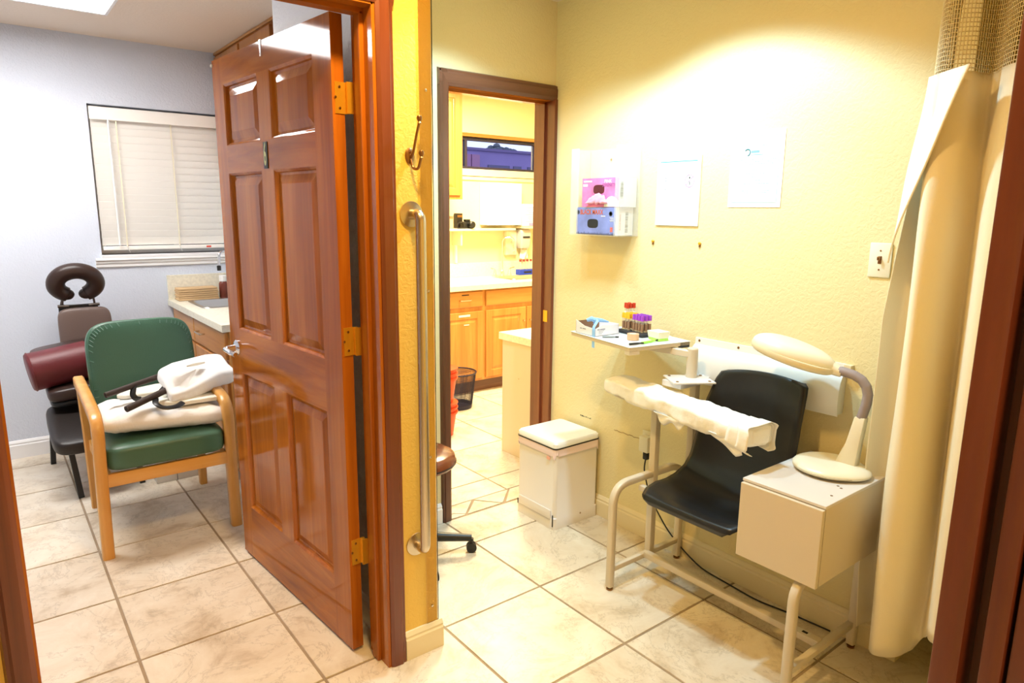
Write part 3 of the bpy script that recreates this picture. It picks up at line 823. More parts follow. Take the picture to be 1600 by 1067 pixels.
# ---- wall bumper board
wb = thing('wall_bumper', (2.325, 1.39, 0.90), 'white curved bumper board screwed to the wall behind the black seat', 'wall bumper')
pr = [(2.3245, 0.992), (2.316, 0.992), (2.315, 0.965), (2.300, 0.955), (2.287, 0.93), (2.281, 0.90), (2.279, 0.87), (2.280, 0.84), (2.284, 0.815), (2.288, 0.808), (2.292, 0.815), (2.3245, 0.815)]
MB().ring_loft([[V((x, y, z)) for x, z in pr] for y in (1.075, 1.085, 1.69, 1.705)]).build('board', M['plastic_white'], wb, smooth=True, angle=40)
for y in (1.10, 1.30, 1.50, 1.685):
    MB().lathe([(0.005, 0.0), (0.005, -0.0015), (0.002, -0.002)], (2.3158, y, 0.980), 'X', 10).build('screw', M['bronze'], wb)
MB().box(2.300, 2.3245, 1.052, 1.076, 0.968, 0.992).build('end_block', M['cream_trim'], wb)

# ---- desk lamp on the cabinet
lp = thing('desk_lamp', (2.165, 1.02, 0.658), 'cream gooseneck desk lamp standing on the side cabinet', 'lamp')
def base_fn(u, v):
    th = (v - .5) * PI; ph = u * 2 * PI
    rr = 0.112 * (1 + .12 * max(0, -math.sin(ph)) ** 6)
    p = V((math.cos(ph) * math.cos(th) ** .35 * rr, math.sin(ph) * math.cos(th) ** .35 * rr * 1.05, 0.015 * math.copysign(abs(math.sin(th)) ** .8, math.sin(th)) if th < 0 else 0.019 * math.sin(th) ** 1.4))
    return V((2.165, 1.025, 0.6735)) + p
MB().grid(base_fn, 48, 20, closed_u=True).build('base', M['lampcream'], lp, smooth=True, angle=180)
MB().lathe([(0.116, 0), (0.1185, 0.002), (0.1185, 0.005), (0.116, 0.006)], (2.165, 1.022, 0.6675), 'Z', 48).build('base_seam', mat('lamp_seam', (0.5, 0.44, 0.30), 0.5), lp, smooth=True)
sb_ = [V((2.20, 0.965, 0.682)), V((2.200, 0.958, 0.75)), V((2.200, 0.950, 0.850))]
def ringrect(c, a, b): return [c + V((x, y, 0)) for x, y in ((a, b), (-a, b), (-a, -b), (a, -b))]
st = MB().ring_loft([ringrect(V((2.195, 0.985, 0.682)), .020, .034), ringrect(V((2.197, 0.968, 0.76)), .018, .022), ringrect(V((2.199, 0.955, 0.855)), .016, .017)])
bmesh.ops.bevel(st.bm, geom=list(st.bm.edges), offset=.005, segments=2, affect='EDGES', profile=.5)
st.build('stem', M['lampcream'], lp, smooth=True)
gp = [V(p) for p in ((2.199, .957, .845), (2.199, .950, .875), (2.199, .944, .905), (2.199, .943, .932), (2.198, .950, .957), (2.197, .966, .976), (2.194, .990, .988), (2.191, 1.018, .993), (2.188, 1.046, .995))]
gr = [0.0150 + 0.0011 * (i % 2) for i in range(len(gp))]
# ribbed hose: resample evenly
def resample(pts, n):
    L = [0]
    for i in range(1, len(pts)): L.append(L[-1] + (pts[i] - pts[i - 1]).length)
    out = []
    for k in range(n):
        d = L[-1] * k / (n - 1); i = 1
        while i < len(L) - 1 and L[i] < d: i += 1
        t = (d - L[i - 1]) / max(1e-9, L[i] - L[i - 1]); out.append(pts[i - 1].lerp(pts[i], t))
    return out
gp = resample(gp, 90)
MB().tube(gp, [0.0148 + 0.0012 * (i % 2) for i in range(90)], 14).build('gooseneck', mat('grey_lilac_rubber', (0.30, 0.25, 0.26), 0.5), lp, smooth=True, angle=180)
hd0, hd1 = V((2.188, 1.050, 0.994)), V((2.135, 1.325, 1.062))
hx = (hd1 - hd0).normalized(); hy = V((0, 0, 1)).cross(hx).normalized(); hz_ = hx.cross(hy)
HM = Matrix((hx, hy, hz_)).transposed().to_4x4(); HM.translation = hd0
HL = (hd1 - hd0).length
def head_fn(u, v):
    th = (v - .5) * PI; ph = u * 2 * PI
    c_ = math.cos(th) ** .55
    x = HL * .5 + HL * .5 * math.cos(ph) * c_
    k = x / HL
    w = 0.082 * (math.sin(PI * min(1, max(0, .08 + .9 * k))) ** .55)
    y = math.sin(ph) * c_ * 0.088 * (0.72 + .28 * min(1, k * 1.6))
    zz = 0.040 * math.sin(th) if th > 0 else 0.026 * math.sin(th)
    return HM @ V((x, y, zz + .004))
MB().grid(head_fn, 48, 24, closed_u=True).build('lamp_head', M['lampcream'], lp, smooth=True, angle=180)
def ringh(r, h): return [HM @ V((HL * .5 + HL * .5 * r * math.cos(2 * PI * j / 48), math.sin(2 * PI * j / 48) * .088 * r, h)) for j in range(48)]
MB().ring_loft([ringh(1.0, .004), ringh(1.015, .000), ringh(1.01, -.012), ringh(.95, -.020), ringh(.8, -.022)]).build('rim', mat('lamp_rim_cream', (0.72, 0.64, 0.44), 0.35), lp, smooth=True, angle=60)
MB().tube([HM @ V((-0.022, 0, .000)), HM @ V((0.012, 0, 0.002)), HM @ V((0.05, 0, .002))], [0.0165, 0.022, 0.034], 16).build('neck', M['lampcream'], lp, smooth=True)

# ---- power cord from the outlet under the chair
MB().tube(fillet([(2.300, 1.925, 0.395), (2.290, 1.925, 0.345), (2.302, 1.895, 0.22), (2.298, 1.78, 0.10), (2.296, 1.69, 0.045), (2.285, 1.58, 0.006), (2.275, 1.43, 0.004), (2.262, 1.30, 0.004), (2.285, 1.18, 0.004), (2.29, 1.02, 0.01)], .05, 6), 0.0033, 8).build('cord_temp', M['black'], None, smooth=True)
cd = bpy.data.objects['cord_temp']; cd.name = 'power_cord'; tag(cd, 'thin black power cord trailing from the outlet behind the chair frame', 'cord')
ou = thing('wall_outlet', (2.325, 1.93, 0.46), 'cream power outlet with a bulky adapter on the yellow wall', 'outlet')
MB().box(2.3195, 2.3245, 1.895, 1.968, 0.402, 0.518, bev=.0025).build('cover_plate', M['lampcream'], ou, smooth=True)
MB().box(2.283, 2.3195, 1.905, 1.958, 0.425, 0.500, bev=.006).build('adapter', M['lampcream'], ou, smooth=True)
MB().box(2.290, 2.312, 1.913, 1.937, 0.390, 0.426, bev=.004).build('plug', M['black'], ou, smooth=True)
mb = MB()
for i in range(14):
    y0 = 2.15 - i * .0135
    mb.box(2.3238, 2.3253, y0 - .013, y0, 0.466 + .002 * math.sin(i * 1.9) - .0009, 0.466 + .002 * math.sin(i * 1.9) + .0009)
cr = mb.build('plaster_crack', M['bronze'], wall_right)
mb = MB()
for i in range(9):
    mb.box(2.3240, 2.3254, 2.385 - i * .009 - random.uniform(.002, .007), 2.385 - i * .009, 0.478 + random.uniform(0, .003), 0.482 + random.uniform(0, .005))
mb.build('scuff_mark', M['ink'], wall_right)

# ---- light switch
ls = thing('light_switch', (2.325, 1.005, 1.354), 'cream toggle light switch on the wall beside the curtain', 'light switch')
MB().box(2.3185, 2.3245, 0.970, 1.041, 1.298, 1.410, bev=.003).build('cover_plate', mat('ivory_plate', (0.84, 0.80, 0.66), 0.3), ls, smooth=True)
MB().box(2.3175, 2.319, 1.0, 1.011, 1.342, 1.367).box(2.304, 2.319, 1.0015, 1.0095, 1.354, 1.366, bev=.0015).build('toggle', M['bronze'], ls)
for z in (1.323, 1.385): MB().lathe([(0.003, 0), (0.003, -.001), (.001, -.0015)], (2.3185, 1.0055, z), 'X', 8).build('screw', M['bronze'], ls)

# ---- glove box holder with its two boxes
gh = thing('glove_box_holder', (2.265, 2.24, 1.398), 'clear acrylic glove box holder on the wall above the instrument tray', 'holder')
acr = mat('clear_acrylic', (0.95, 0.93, 0.86), 0.04, alpha=0.20)
gy0, gy1, gx0 = 2.055, 2.365, 2.198
MB().box(2.3205, 2.3245, gy0, gy1, 1.395, 1.782).box(gx0, 2.3205, gy0, gy1, 1.394, 1.398).box(gx0, 2.3205, gy0, gy0 + .003, 1.398, 1.782).box(gx0, 2.3205, gy1 - .003, gy1, 1.398, 1.782).box(gx0, gx0 + .003, gy0, gy0 + .03, 1.398, 1.782).box(gx0, gx0 + .003, gy1 - .05, gy1, 1.398, 1.782).build('acrylic_body', acr, gh)
MB().lathe([(0.005, 0), (0.005, -.0015), (.002, -.002)], (2.3205, 2.23, 1.735), 'X', 8).build('screw', M['nickel'], gh)
pinkm = mat('pink_glove_carton', (0.78, 0.22, 0.52), 0.5, var=0.35, vscale=14)
bluem = mat('periwinkle_glove_carton', (0.22, 0.27, 0.62), 0.5, var=0.25, vscale=12)
glw = mat('white_carton', (0.82, 0.80, 0.86), 0.5)
def glove_box(name, label, y0, y1, z0, z1, m, hole, boxlabel):
    g = thing(name, (2.265, (y0 + y1) / 2, z0), label, 'glove box')
    x0, x1 = 2.206, 2.318
    b = MB().box(x0, x1, y0, y1, z0, z1)
    for f in b.bm.faces:
        f.normal_update()
        if f.normal.y < -0.5: f.material_index = 1
    b.build('carton', [m, glw], g)
    hc, hw, hh = hole
    ov = []
    for j in range(28):
        a = 2 * PI * j / 28
        ov.append((hc[0] + math.copysign(abs(math.cos(a)) ** .6, math.cos(a)) * hw, hc[1] + math.copysign(abs(math.sin(a)) ** .6, math.sin(a)) * hh))
    MB().prism(ov, x0 - .0006, x0 + .0004, 'X').build('opening', M['ink'] if m is bluem else mat('dark_maroon_hole', (0.10, 0.012, 0.02), .7), g)
    return g
g1 = glove_box('glove_box', 'blue box of black gloves, lower one in the acrylic holder', 2.082, 2.330, 1.3985, 1.520, bluem, ((2.222, 1.448), .034, .020), '')
g2 = glove_box('glove_box', 'pink glove box on top of the blue box in the acrylic holder', 2.068, 2.296, 1.5215, 1.648, pinkm, ((2.190, 1.598), .034, .020), '')
Y_, Z_ = (0, -1, 0), (0, 0, 1)
text('print', 'BLACK MAXX', 0.030, mat('rust_print', (0.55, 0.10, 0.03), .6), (2.2052, 2.232, 1.498), Y_, Z_, g1, bold=.0008, width=.78)
MB().lathe([(0.0105, 0), (0.0105, -.0005), (0.006, -.0005), (0.006, 0)], (2.2056, 2.318, 1.498), 'X', 18).build('emblem', mat('slate_print', (0.12, 0.13, 0.2), .6), g1)
MB().lathe([(0.0105, 0), (0.0105, -.0005), (0.0065, -.0005), (0.0065, 0)], (2.2056, 2.112, 1.492), 'X', 18).build('emblem', M['ink'], g1)
mb = MB()
for i in range(5): mb.box(2.2050, 2.2058, 2.093, 2.118 - .003 * (i % 3), 1.4745 - i * .004, 1.4760 - i * .004)
mb.box(2.2050, 2.2058, 2.145, 2.170, 1.4795, 1.4835)
mb.build('print', glw, g1)
mb = MB()
for i in range(26):
    y = 2.328 - i * .0095
    hgt = .010 + .007 * noise.noise(V((i * .7, 0, 0)))
    if y > 2.09: mb.prism([(y, 1.3987), (y - .0095, 1.3987), (y - .005, 1.3987 + hgt)], 2.2052, 2.2058, 'X')
mb.build('print', mat('dark_slate_print', (0.06, 0.06, 0.09), .6), g1)
MB().box(2.2052, 2.2058, 2.098, 2.112, 1.413, 1.433).build('print', mat('coral_print', (0.8, 0.15, 0.12), .6), g1)
text('print', 'BLACK MAXX', 0.013, mat('rust_print', (0, 0, 0)), (2.235, 2.0812, 1.455), (0, 0, 1), (-1, 0, 0), g1, width=.85)
text('print', 'PINK', 0.020, glw, (2.2052, 2.135, 1.632), Y_, Z_, g2, bold=.0004)
text('print', 'SERENITY', 0.019, mat('plum_print', (0.35, 0.08, 0.3), .6), (2.2050, 2.128, 1.6155), Y_, Z_, g2, bold=.0003)
MB().box(2.2052, 2.2058, 2.262, 2.290, 1.612, 1.622).box(2.2052, 2.2058, 2.235, 2.286, 1.630, 1.637).build('print', M['paper'], g2)
mb = MB()  # pale swoosh with the white emblem
mb.prism([(2.16 + .045 * math.cos(a) * 1.0 - .05, 1.5225 + .045 * math.sin(a)) for a in [PI * j / 14 for j in range(15)]], 2.2051, 2.2058, 'X')
mb.build('print', mat('pale_mint_print', (0.78, 0.84, 0.82), .6), g2)
mb = MB()
for i in range(20): mb.box(2.215 + 0.0, 2.232, 2.0672, 2.0682, 1.560 + i * .0035, 1.560 + i * .0035 + random.choice((.001, .002)))
mb.build('barcode', M['ink'], g2)
mb = MB()
for i in range(22): mb.box(2.268, 2.285, 2.0812, 2.0822, 1.412 + i * .0042, 1.412 + i * .0042 + random.choice((.001, .0022)))
mb.build('barcode', M['ink'], g1)
def glove_fn(u, v):
    return V((2.197 - .004 * math.sin(v * PI) + .004 * noise.noise(V((u * 6, v * 5, 0))), 2.262 - u * .135, 1.535 + .045 * math.sin(u * PI * .9) * v + .01 * noise.noise(V((u * 9, v * 3, 3)))))
o = MB().grid(glove_fn, 20, 8).build('glove_cuff', mat('rose_nitrile', (0.85, 0.42, 0.65), .5), g2, smooth=True, angle=180); mod_solid(o, .002, 0)

# ---- papers on the wall
nt_ = thing('wall_notice', (2.325, 1.85, 1.44), 'white notice with a thin teal heading line, left of the posted letter', 'notice')
MB().box(2.318, 2.3244, 1.733, 1.955, 1.446, 1.730, bev=.0015).build('sheet', M['paper'], nt_)
tealm = mat('teal_print', (0.02, 0.45, 0.55), .6); greyp = mat('grey_print', (0.28, 0.28, 0.34), .6); palep = mat('pale_teal_print', (0.22, 0.38, 0.44), .7)
MB().box(2.3172, 2.3182, 1.750, 1.940, 1.7065, 1.7095).build('print', tealm, nt_)
mb = MB()
for z in (1.655, 1.640, 1.628, 1.612, 1.593): mb.box(2.3172, 2.3182, 1.905, 1.909, z, z + .005)
mb.build('print', greyp, nt_)
mb = MB().tube([V((2.3176, 1.785 + .023 * math.cos(a), 1.628 + .025 * math.sin(a))) for a in [2 * PI * j / 28 for j in range(28)]], .0012, 6, closed=True)
mb.tube([(2.3176, 1.802, 1.611), (2.3176, 1.768, 1.646)], .0011, 6)
mb.build('prohibition_mark', mat('violet_print', (0.42, 0.20, 0.55), .6), nt_)
MB().tube([(2.3176, 1.785, 1.644), (2.3176, 1.785, 1.638)], .003, 6).tube([(2.3176, 1.785, 1.625), (2.3176, 1.783, 1.612)], .0012, 6).build('print', M['ink'], nt_)
le = thing('posted_letter', (2.325, 1.49, 1.52), 'white letter-size page with a round teal logo taped above the bumper board', 'paper')
MB().box(2.3225, 2.3243, 1.378, 1.600, 1.523, 1.801).build('sheet', M['paper'], le)
mb = MB()
for (y0, y1, z0, z1) in ((1.395, 1.583, 1.7825, 1.7840), (1.395, 1.583, 1.540, 1.5415), (1.395, 1.3965, 1.540, 1.784), (1.5815, 1.583, 1.540, 1.784)):
    mb.box(2.3220, 2.3227, y0, y1, z0, z1)
mb.build('border', palep, le)
mb = MB()
for z, w in ((1.768, .028), (1.748, .075), (1.698, .150), (1.690, .150), (1.682, .140), (1.660, .035), (1.647, .095), (1.635, .03), (1.622, .045), (1.610, .095), (1.598, .055), (1.584, .105), (1.577, .09)):
    y = 1.489 + w / 2
    while y > 1.489 - w / 2:
        l = random.uniform(.004, .012); mb.box(2.3220, 2.3227, y - l, y, z - .0008, z + .0010); y -= l + .0025
mb.build('print', palep, le)
MB().tube([V((2.3222, 1.528 + .011 * math.cos(a), 1.725 + .012 * math.sin(a))) for a in [PI * (.15 + 1.3 * j / 14) for j in range(15)]], .0022, 6).build('logo_ring', mat('deep_teal_print', (0.02, 0.2, 0.25), .6), le)
MB().box(2.3220, 2.3227, 1.478, 1.513, 1.722, 1.731).box(2.3220, 2.3227, 1.462, 1.513, 1.714, 1.717).build('print', palep, le)
for y in (1.964, 1.719):
    an = thing('wall_screw', (2.325, y, 1.377), 'bare brass screw in the wall under the ' + ('left corner of the notice' if y > 1.9 else 'right corner of the notice'), 'screw')
    MB().lathe([(0.0, 0.0), (0.0055, 0.0), (0.0065, -.006), (0.004, -.009), (.0, -.009)], (2.3245, y, 1.377), 'X', 12).build('screw_head', M['brass'], an, smooth=True)
    MB().box(2.3195, 2.3245, y - .003, y + .003, 1.362, 1.373).build('anchor_tab', M['bronze'], an)

# ---- things on the tray
def tthing(name, u, v, label, cat, group=None):
    p = TM @ V((u, v, 0.0)); return thing(name, p, label, cat, group)
bxm = thing('supply_carton', TM @ V((.07, .30, .0)), 'open white supply carton with blue strap on the instrument tray', 'carton')
c0 = Matrix.Rotation(math.radians(9), 4, 'Z')
CM = TM @ Matrix.Translation((0.012, 0.245, 0.0015)) @ Matrix.Rotation(math.radians(6), 4, 'Z')
def cmap(mb):
    for v in mb.bm.verts: v.co = CM @ v.co
    return mb
cw, cd_, ch = 0.135, 0.125, 0.050
cmap(MB().box(0, cw, 0, cd_, 0, .0015)).build('carton_floor', glw, bxm)
cmap(MB().prism([(0, 0), (cw, 0), (cw, ch * .86), (cw * .72, ch * .8), (cw * .3, ch * .9), (0, ch * .62)], 0, .0015, 'Y')).build('side_flap', glw, bxm)
cmap(MB().prism([(0, 0), (cd_, 0), (cd_, ch * 1.12), (cd_ * .55, ch * .72), (0, ch * .62)], 0, .0015, 'X')).build('side_flap', glw, bxm)
cmap(MB().box(cw - .0015, cw, 0, cd_, 0, ch * .86)).build('side_flap', glw, bxm)
cmap(MB().box(0, cw, cd_ - .0015, cd_, 0, ch * 1.0)).build('side_flap', mat('carton_brown', (0.24, .12, .06), .7), bxm)
mb = MB()
for i, (a, w) in enumerate(((.012, .012), (.027, .028))): mb.box(a, a + w, -.0006, 0, ch * .5, ch * .5 + .004)
for i in range(3): mb.box(.02, .05 - i * .006, -.0006, 0, ch * .4 - i * .006, ch * .4 - i * .006 + .0015)
for i, (a, w) in enumerate(((.085, .012), (.06, .02))): mb.box(-.0006, 0, a, a + w, ch * .42, ch * .42 + .004)
cmap(mb).build('print', greyp, bxm)
bs = MB()
blue = mat('sky_blue_latex', (0.28, 0.52, 0.85), .45)
pts = resample([V(p) for p in fillet([(.075, .09, .035), (.060, .065, .062), (.04, .03, .060), (.012, .012, .050), (-.006, .004, .040), (-.012, -.004, -.045)], .012, 5)], 26)
bs.ring_loft([[p + V((0, .008, 0)) + V((.0, 0, .001)), p + V((0, .008, 0)) - V((.001, 0, .001)), p - V((0, .008, 0)) - V((.001, 0, .001)), p - V((0, .008, 0)) + V((0, 0, .001))] for p in pts])
bs.tube([(0.05, .075, .058), (.085, .055, .054), (.12, .05, .045)], [.010, .008, .003], 8)
bs.tube([(.040, .10, .052), (.055, .085, .060), (.06, .06, .055)], [.007, .011, .008], 8)
ts = thing('tourniquet', CM @ V((.03, .03, .05)), 'pale blue rubber tourniquet draped out of the open carton', 'tourniquet')
cmap(bs).build('strap', blue, ts, smooth=True)
# tube rack with capped vials
rk = tthing('vial_rack', .215, .25, 'black foam vial rack in the middle of the tray', 'rack')
def rmap(mb, M_): 
    for v in mb.bm.verts: v.co = M_ @ v.co
    return mb
RM = TM @ Matrix.Translation((.168, .135, .0012))
rb = MB().box(0, .100, 0, .175, 0, .012, bev=.002)
rmap(rb, RM).build('rack_base', mat('black_foam', (0.03, .03, .035), .8, bump=.4, bscale=300), rk)
glass = mat('vial_glass', (0.95, 0.90, 0.86), .05, trans=.85, ior=1.2)
def make_vial(name, label, capc, capname, group, liquid=None):
    t = thing(name, (0, 0, 0), label, 'vial', group)
    MB().lathe([(0.0, 0), (.0045, .0015), (.0062, .006), (.0062, .068), (.0, .068)], (0, 0, 0), 'Z', 12).build('glass_tube', glass, t, smooth=True)
    MB().lathe([(0.0, .062), (.0078, .062), (.0082, .066), (.0076, .084), (.0055, .0845), (.0045, .080), (0, .080)], (0, 0, 0), 'Z', 12).build('cap', mat(capname, capc, .4), t, smooth=True, angle=40)
    MB().tube([(0, 0, .018), (0, 0, .048)], .0064, 12).build('paper_sleeve', M['paper'] if liquid is None else mat('brown_serum', (.30, .17, .10), .4), t, smooth=True)
    return t
vcs = [('purple_vial', 'purple-capped vial standing among its like in the black rack', (.36, .06, .62), 'purple_cap', 'purple-capped vials in the rack', [(x, y) for x in (.028, .048, .068) for y in (.030, .048, .066, .084)], True),
       ('yellow_vial', 'yellow-capped vial in the rear rows of the black rack', (.92, .50, .03), 'yellow_cap', 'yellow-capped vials in the rack', [(x, y) for x in (.020, .040, .060) for y in (.110, .128, .146)], True)]
for nm, lb, cc, cn, gg, spots, liq in vcs:
    v0 = make_vial(nm, lb, cc, cn, gg, liq)
    for i, (a, b) in enumerate(spots):
        p = RM @ V((a, b, .002))
        if i == 0: v0.location = p
        else: dup(v0, p)
v0 = make_vial('red_vial', 'tall red-capped vial of the cluster at the back corner of the tray', (.60, .05, .02), 'red_cap', 'red-capped vials at the back of the tray')
for i, (a, b) in enumerate(((.262, .350), (.280, .352), (.298, .350), (.270, .372), (.290, .374))):
    p = TM @ V((a, b, .030))
    if i == 0: v0.location = p
    else: dup(v0, p)
rr_ = tthing('vial_box', .28, .36, 'small clear box holding the red-capped vials on the tray', 'box')
mb = MB().box(.248, .312, .335, .39, .001, .029).build('box_body', mat('frosted_box', (.86, .86, .86), .3), rr_)
rmap2 = mb
for v in mb.data.vertices: v.co = (TM @ v.co) - TM.translation + (TM.translation - rr_.location)
tp = tthing('tape_roll', .112, .128, 'roll of tan medical tape at the front of the tray', 'tape')
tc_ = TM @ V((.112, .120, .0015))
MB().lathe([(.0125, 0), (.024, 0), (.024, .025), (.0125, .025), (.0125, 0)], tc_, 'Z', 30).build('tape', mat('tan_tape', (.72, .42, .26), .6), tp, smooth=True)
MB().lathe([(.0105, 0), (.0125, 0), (.0125, .0255), (.0105, .0255), (.0105, 0)], tc_, 'Z', 30).build('core', M['paper'], tp, smooth=True)
cu = tthing('cotton_box', .20, .08, 'pale cream box with a lime base beside the tape roll', 'box')
def bmx(mb): return tmap(mb)
bmx(MB().ring_loft([[V((x, y, z)) for x, y in ((.180 - k, .040 - k), (.232 + k, .040 - k), (.232 + k, .105 + k), (.180 - k, .105 + k))] for z, k in ((.012, .0), (.038, .004))])).build('box_body', mat('pale_cream_card', (.84, .84, .66), .5), cu)
bmx(MB().box(.181, .231, .041, .104, .001, .012)).build('lime_base', mat('lime_card', (.45, .85, .12), .5), cu)
pp = tthing('paper_stack', .25, .22, 'white papers lying under the boxes along the wall side of the tray', 'papers')
bmx(MB().box(.235, .305, .03, .33, .0002, .001).box(.276, .312, .11, .26, .001, .0016)).build('sheet', M['paper'], pp)
for nm, lb, m_, p0, p1 in (('marker_pen', 'black marker pen at the front edge of the tray', M['black'], (.022, .030, .006), (.075, .027, .006)),
                           ('lime_pen', 'lime green pen lying beside the black marker', mat('lime_plastic', (.35, .85, .08), .4), (.083, .030, .006), (.165, .045, .006)),
                           ('needle_holder', 'grey plastic needle holder lying in front of the carton', mat('grey_plastic', (.25, .28, .3), .4), (.028, .215, .005), (.072, .185, .005))):
    pt_ = tthing(nm, *p0[:2], lb, 'pen' if 'pen' in nm else 'needle holder')
    bmx(MB().tube([p0, V(p0).lerp(V(p1), .7), V(p1)], [.0048, .0048, .003], 10)).build('barrel', m_, pt_, smooth=True)
    bmx(MB().tube([V(p1), V(p1) + (V(p1) - V(p0)).normalized() * .014], [.0035, .0035], 8)).build('cap' if 'pen' in nm else 'hub', M['black'], pt_, smooth=True)

# ---- step bin in the corner
wbn = thing('waste_bin', (2.168, 2.368, 0), 'white square lidded waste bin in the corner by the doorway', 'bin')
binm = mat('white_bin_plastic', (0.80, 0.76, 0.74), 0.3)
x0, x1, y0, y1 = 2.022, 2.306, 2.232, 2.512
def sq(x0, x1, y0, y1, z, r=.018, n=5):
    out = []
    for cx, cy, a0 in ((x1 - r, y1 - r, 0), (x0 + r, y1 - r, 90), (x0 + r, y0 + r, 180), (x1 - r, y0 + r, 270)):
        for j in range(n + 1):
            a = math.radians(a0 + 90 * j / n); out.append(V((cx + r * math.cos(a), cy + r * math.sin(a), z)))
    return out
MB().ring_loft([sq(x0 - .004, x1 + .004, y0 - .004, y1 + .004, 0.0), sq(x0 - .004, x1 + .004, y0 - .004, y1 + .004, .055), sq(x0, x1, y0, y1, .060), sq(x0 - .0, x1, y0, y1, .402)]).build('bin_body', binm, wbn, smooth=True, angle=40)
mb = MB().box(x0 - .010, x0 - .002, y0 + .020, y1 - .02, .052, .098, bev=.003); mb.build('pedal_panel', binm, wbn, smooth=True)
MB().box(x0 - .0055, x0 - .0035, y0 + .004, y0 + .010, .016, .075).build('pedal_slot', M['ink'], wbn)
MB().box(x0 - .0055, x0 - .0035, y1 - .012, y1 - .006, .045, .072).build('pedal_slot', M['ink'], wbn)
MB().lathe([(.005, 0), (.005, -.0015), (.002, -.0015)], (2.19, y0 - .004, .045), 'Y', 10).build('rivet', M['nickel'], wbn)
def liner(u, v):
    ring = sq(x0 - .003, x1 + .003, y0 - .003, y1 + .003, 0, .022, 14)
    n = len(ring); i = int(u * (n)) % n
    p = ring[i].copy(); c = V(((x0 + x1) / 2, (y0 + y1) / 2, 0))
    d = (p - c).normalized()
    k = v * (.038 + .012 * math.sin(u * 25) + .010 * noise.noise(V((u * 20, 0, 0))))
    p += d * (.003 * math.sin(u * 90 + v * 3) * v + .002)
    p.z = .403 - k
    return p
lo = MB().grid(liner, 60, 6, closed_u=True).build('bin_liner', mat('pinkish_liner', (0.86, 0.70, 0.72), .45), wbn, smooth=True, angle=180)
MB().ring_loft([sq(x0 - .006, x1 + .006, y0 - .006, y1 + .006, .403), sq(x0 - .006, x1 + .006, y0 - .006, y1 + .006, .409)]).build('gasket', M['black'], wbn)
MB().ring_loft([sq(x0 - .004, x1 + .004, y0 - .004, y1 + .004, .409, .02), sq(x0 - .004, x1 + .004, y0 - .004, y1 + .004, .428, .02), sq(x0 + .002, x1 - .002, y0 + .002, y1 - .002, .436, .02)]).build('lid', M['white'], wbn, smooth=True, angle=40)
MB().box(x0 - .0045, x0 - .0025, y0 + .035, y0 + .058, .345, .362).build('liner_knot', mat('salmon_tie', (.85, .45, .38), .5), wbn)

# ---- rolling stool
stl = thing('rolling_stool', (1.383, 2.425, 0), 'brown vinyl rolling stool with black star base behind the wall end', 'stool')
sc = V((1.383, 2.425, -0.010))
MB().lathe([(0, .425), (.150, .425), (.170, .432), (.176, .450), (.170, .474), (.150, .486), (.09, .490), (0, .491)], sc, 'Z', 40).build('seat', M['vinyl_tan'], stl, smooth=True, angle=60)
MB().lathe([(.172, .440), (.178, .444), (.178, .449), (.172, .452)], sc, 'Z', 40).build('piping', M['vinyl_dark'], stl, smooth=True)
MB().lathe([(0, .09), (.026, .09), (.026, .26), (.014, .262), (.014, .425), (0, .425)], sc, 'Z', 16).build('gas_column', M['chrome'], stl, smooth=True, angle=40)
for k in range(5):
    a = math.radians(-31 + 72 * k); d = V((math.cos(a), math.sin(a), 0))
    MB().tube([sc + d * .02 + V((0, 0, .098)), sc + d * .12 + V((0, 0, .088)), sc + d * .242 + V((0, 0, .078))], [.024, .020, .016], 12, flat=1.0).build('leg', M['black'], stl, smooth=True)
    c = sc + d * .242 + V((0, 0, .010))
    MB().cyl(c + V((0, 0, .066)), c + V((0, 0, .045)), .010, seg=10).build('caster', M['black'], stl, smooth=True)
    mb = MB(); s_ = V((-d.y, d.x, 0))
    mb.cyl(c + s_ * .014 + V((0, 0, .0235)), c + s_ * .003 + V((0, 0, .0235)), .023, seg=18); mb.cyl(c - s_ * .014 + V((0, 0, .0235)), c - s_ * .003 + V((0, 0, .0235)), .023, seg=18)
    mb.build('caster', M['black'], stl, smooth=True, angle=40)

# ---- hook and grab bar on the yellow wall end
hk = thing('coat_hook', (1.045, 1.83, 1.66), 'bronze double coat hook on the yellow wall end', 'hook')
MB().lathe([(0, 0), (.0165, 0), (.0165, -.003), (.011, -.007), (0, -.008)], (1.042, 1.8295, 1.658), 'Y', 20, mx=Matrix.Diagonal((1, 1, 1.35))).build('backplate', M['bronze'], hk, smooth=True) if False else None
def ov(mb):
    for v in mb.bm.verts: v.co = V((1.042 + (v.co.x - 1.042), v.co.y, 1.658 + (v.co.z - 1.658) * 1.5))
    return mb
ov(MB().lathe([(0, 0), (.0155, 0), (.0155, -.003), (.010, -.007), (0, -.008)], (1.042, 1.8295, 1.658), 'Y', 20)).build('backplate', M['bronze'], hk, smooth=True)
MB().tube(fillet([(1.042, 1.824, 1.650), (1.043, 1.808, 1.665), (1.047, 1.795, 1.715), (1.050, 1.782, 1.752)], .03, 6), .0042, 10).build('upper_prong', M['bronze'], hk, smooth=True)
MB().tube(fillet([(1.042, 1.824, 1.652), (1.044, 1.812, 1.620), (1.050, 1.792, 1.618), (1.054, 1.780, 1.655)], .018, 6), .0042, 10).build('lower_prong', M['bronze'], hk, smooth=True)
for p in ((1.050, 1.782, 1.758), (1.054, 1.780, 1.660)):
    MB().lathe([(0, -.012), (.006, -.010), (.004, -.006), (.0075, 0), (.0085, .005), (.006, .011), (0, .013)], p, 'Z', 14).build('finial', M['bronze'], hk, smooth=True)
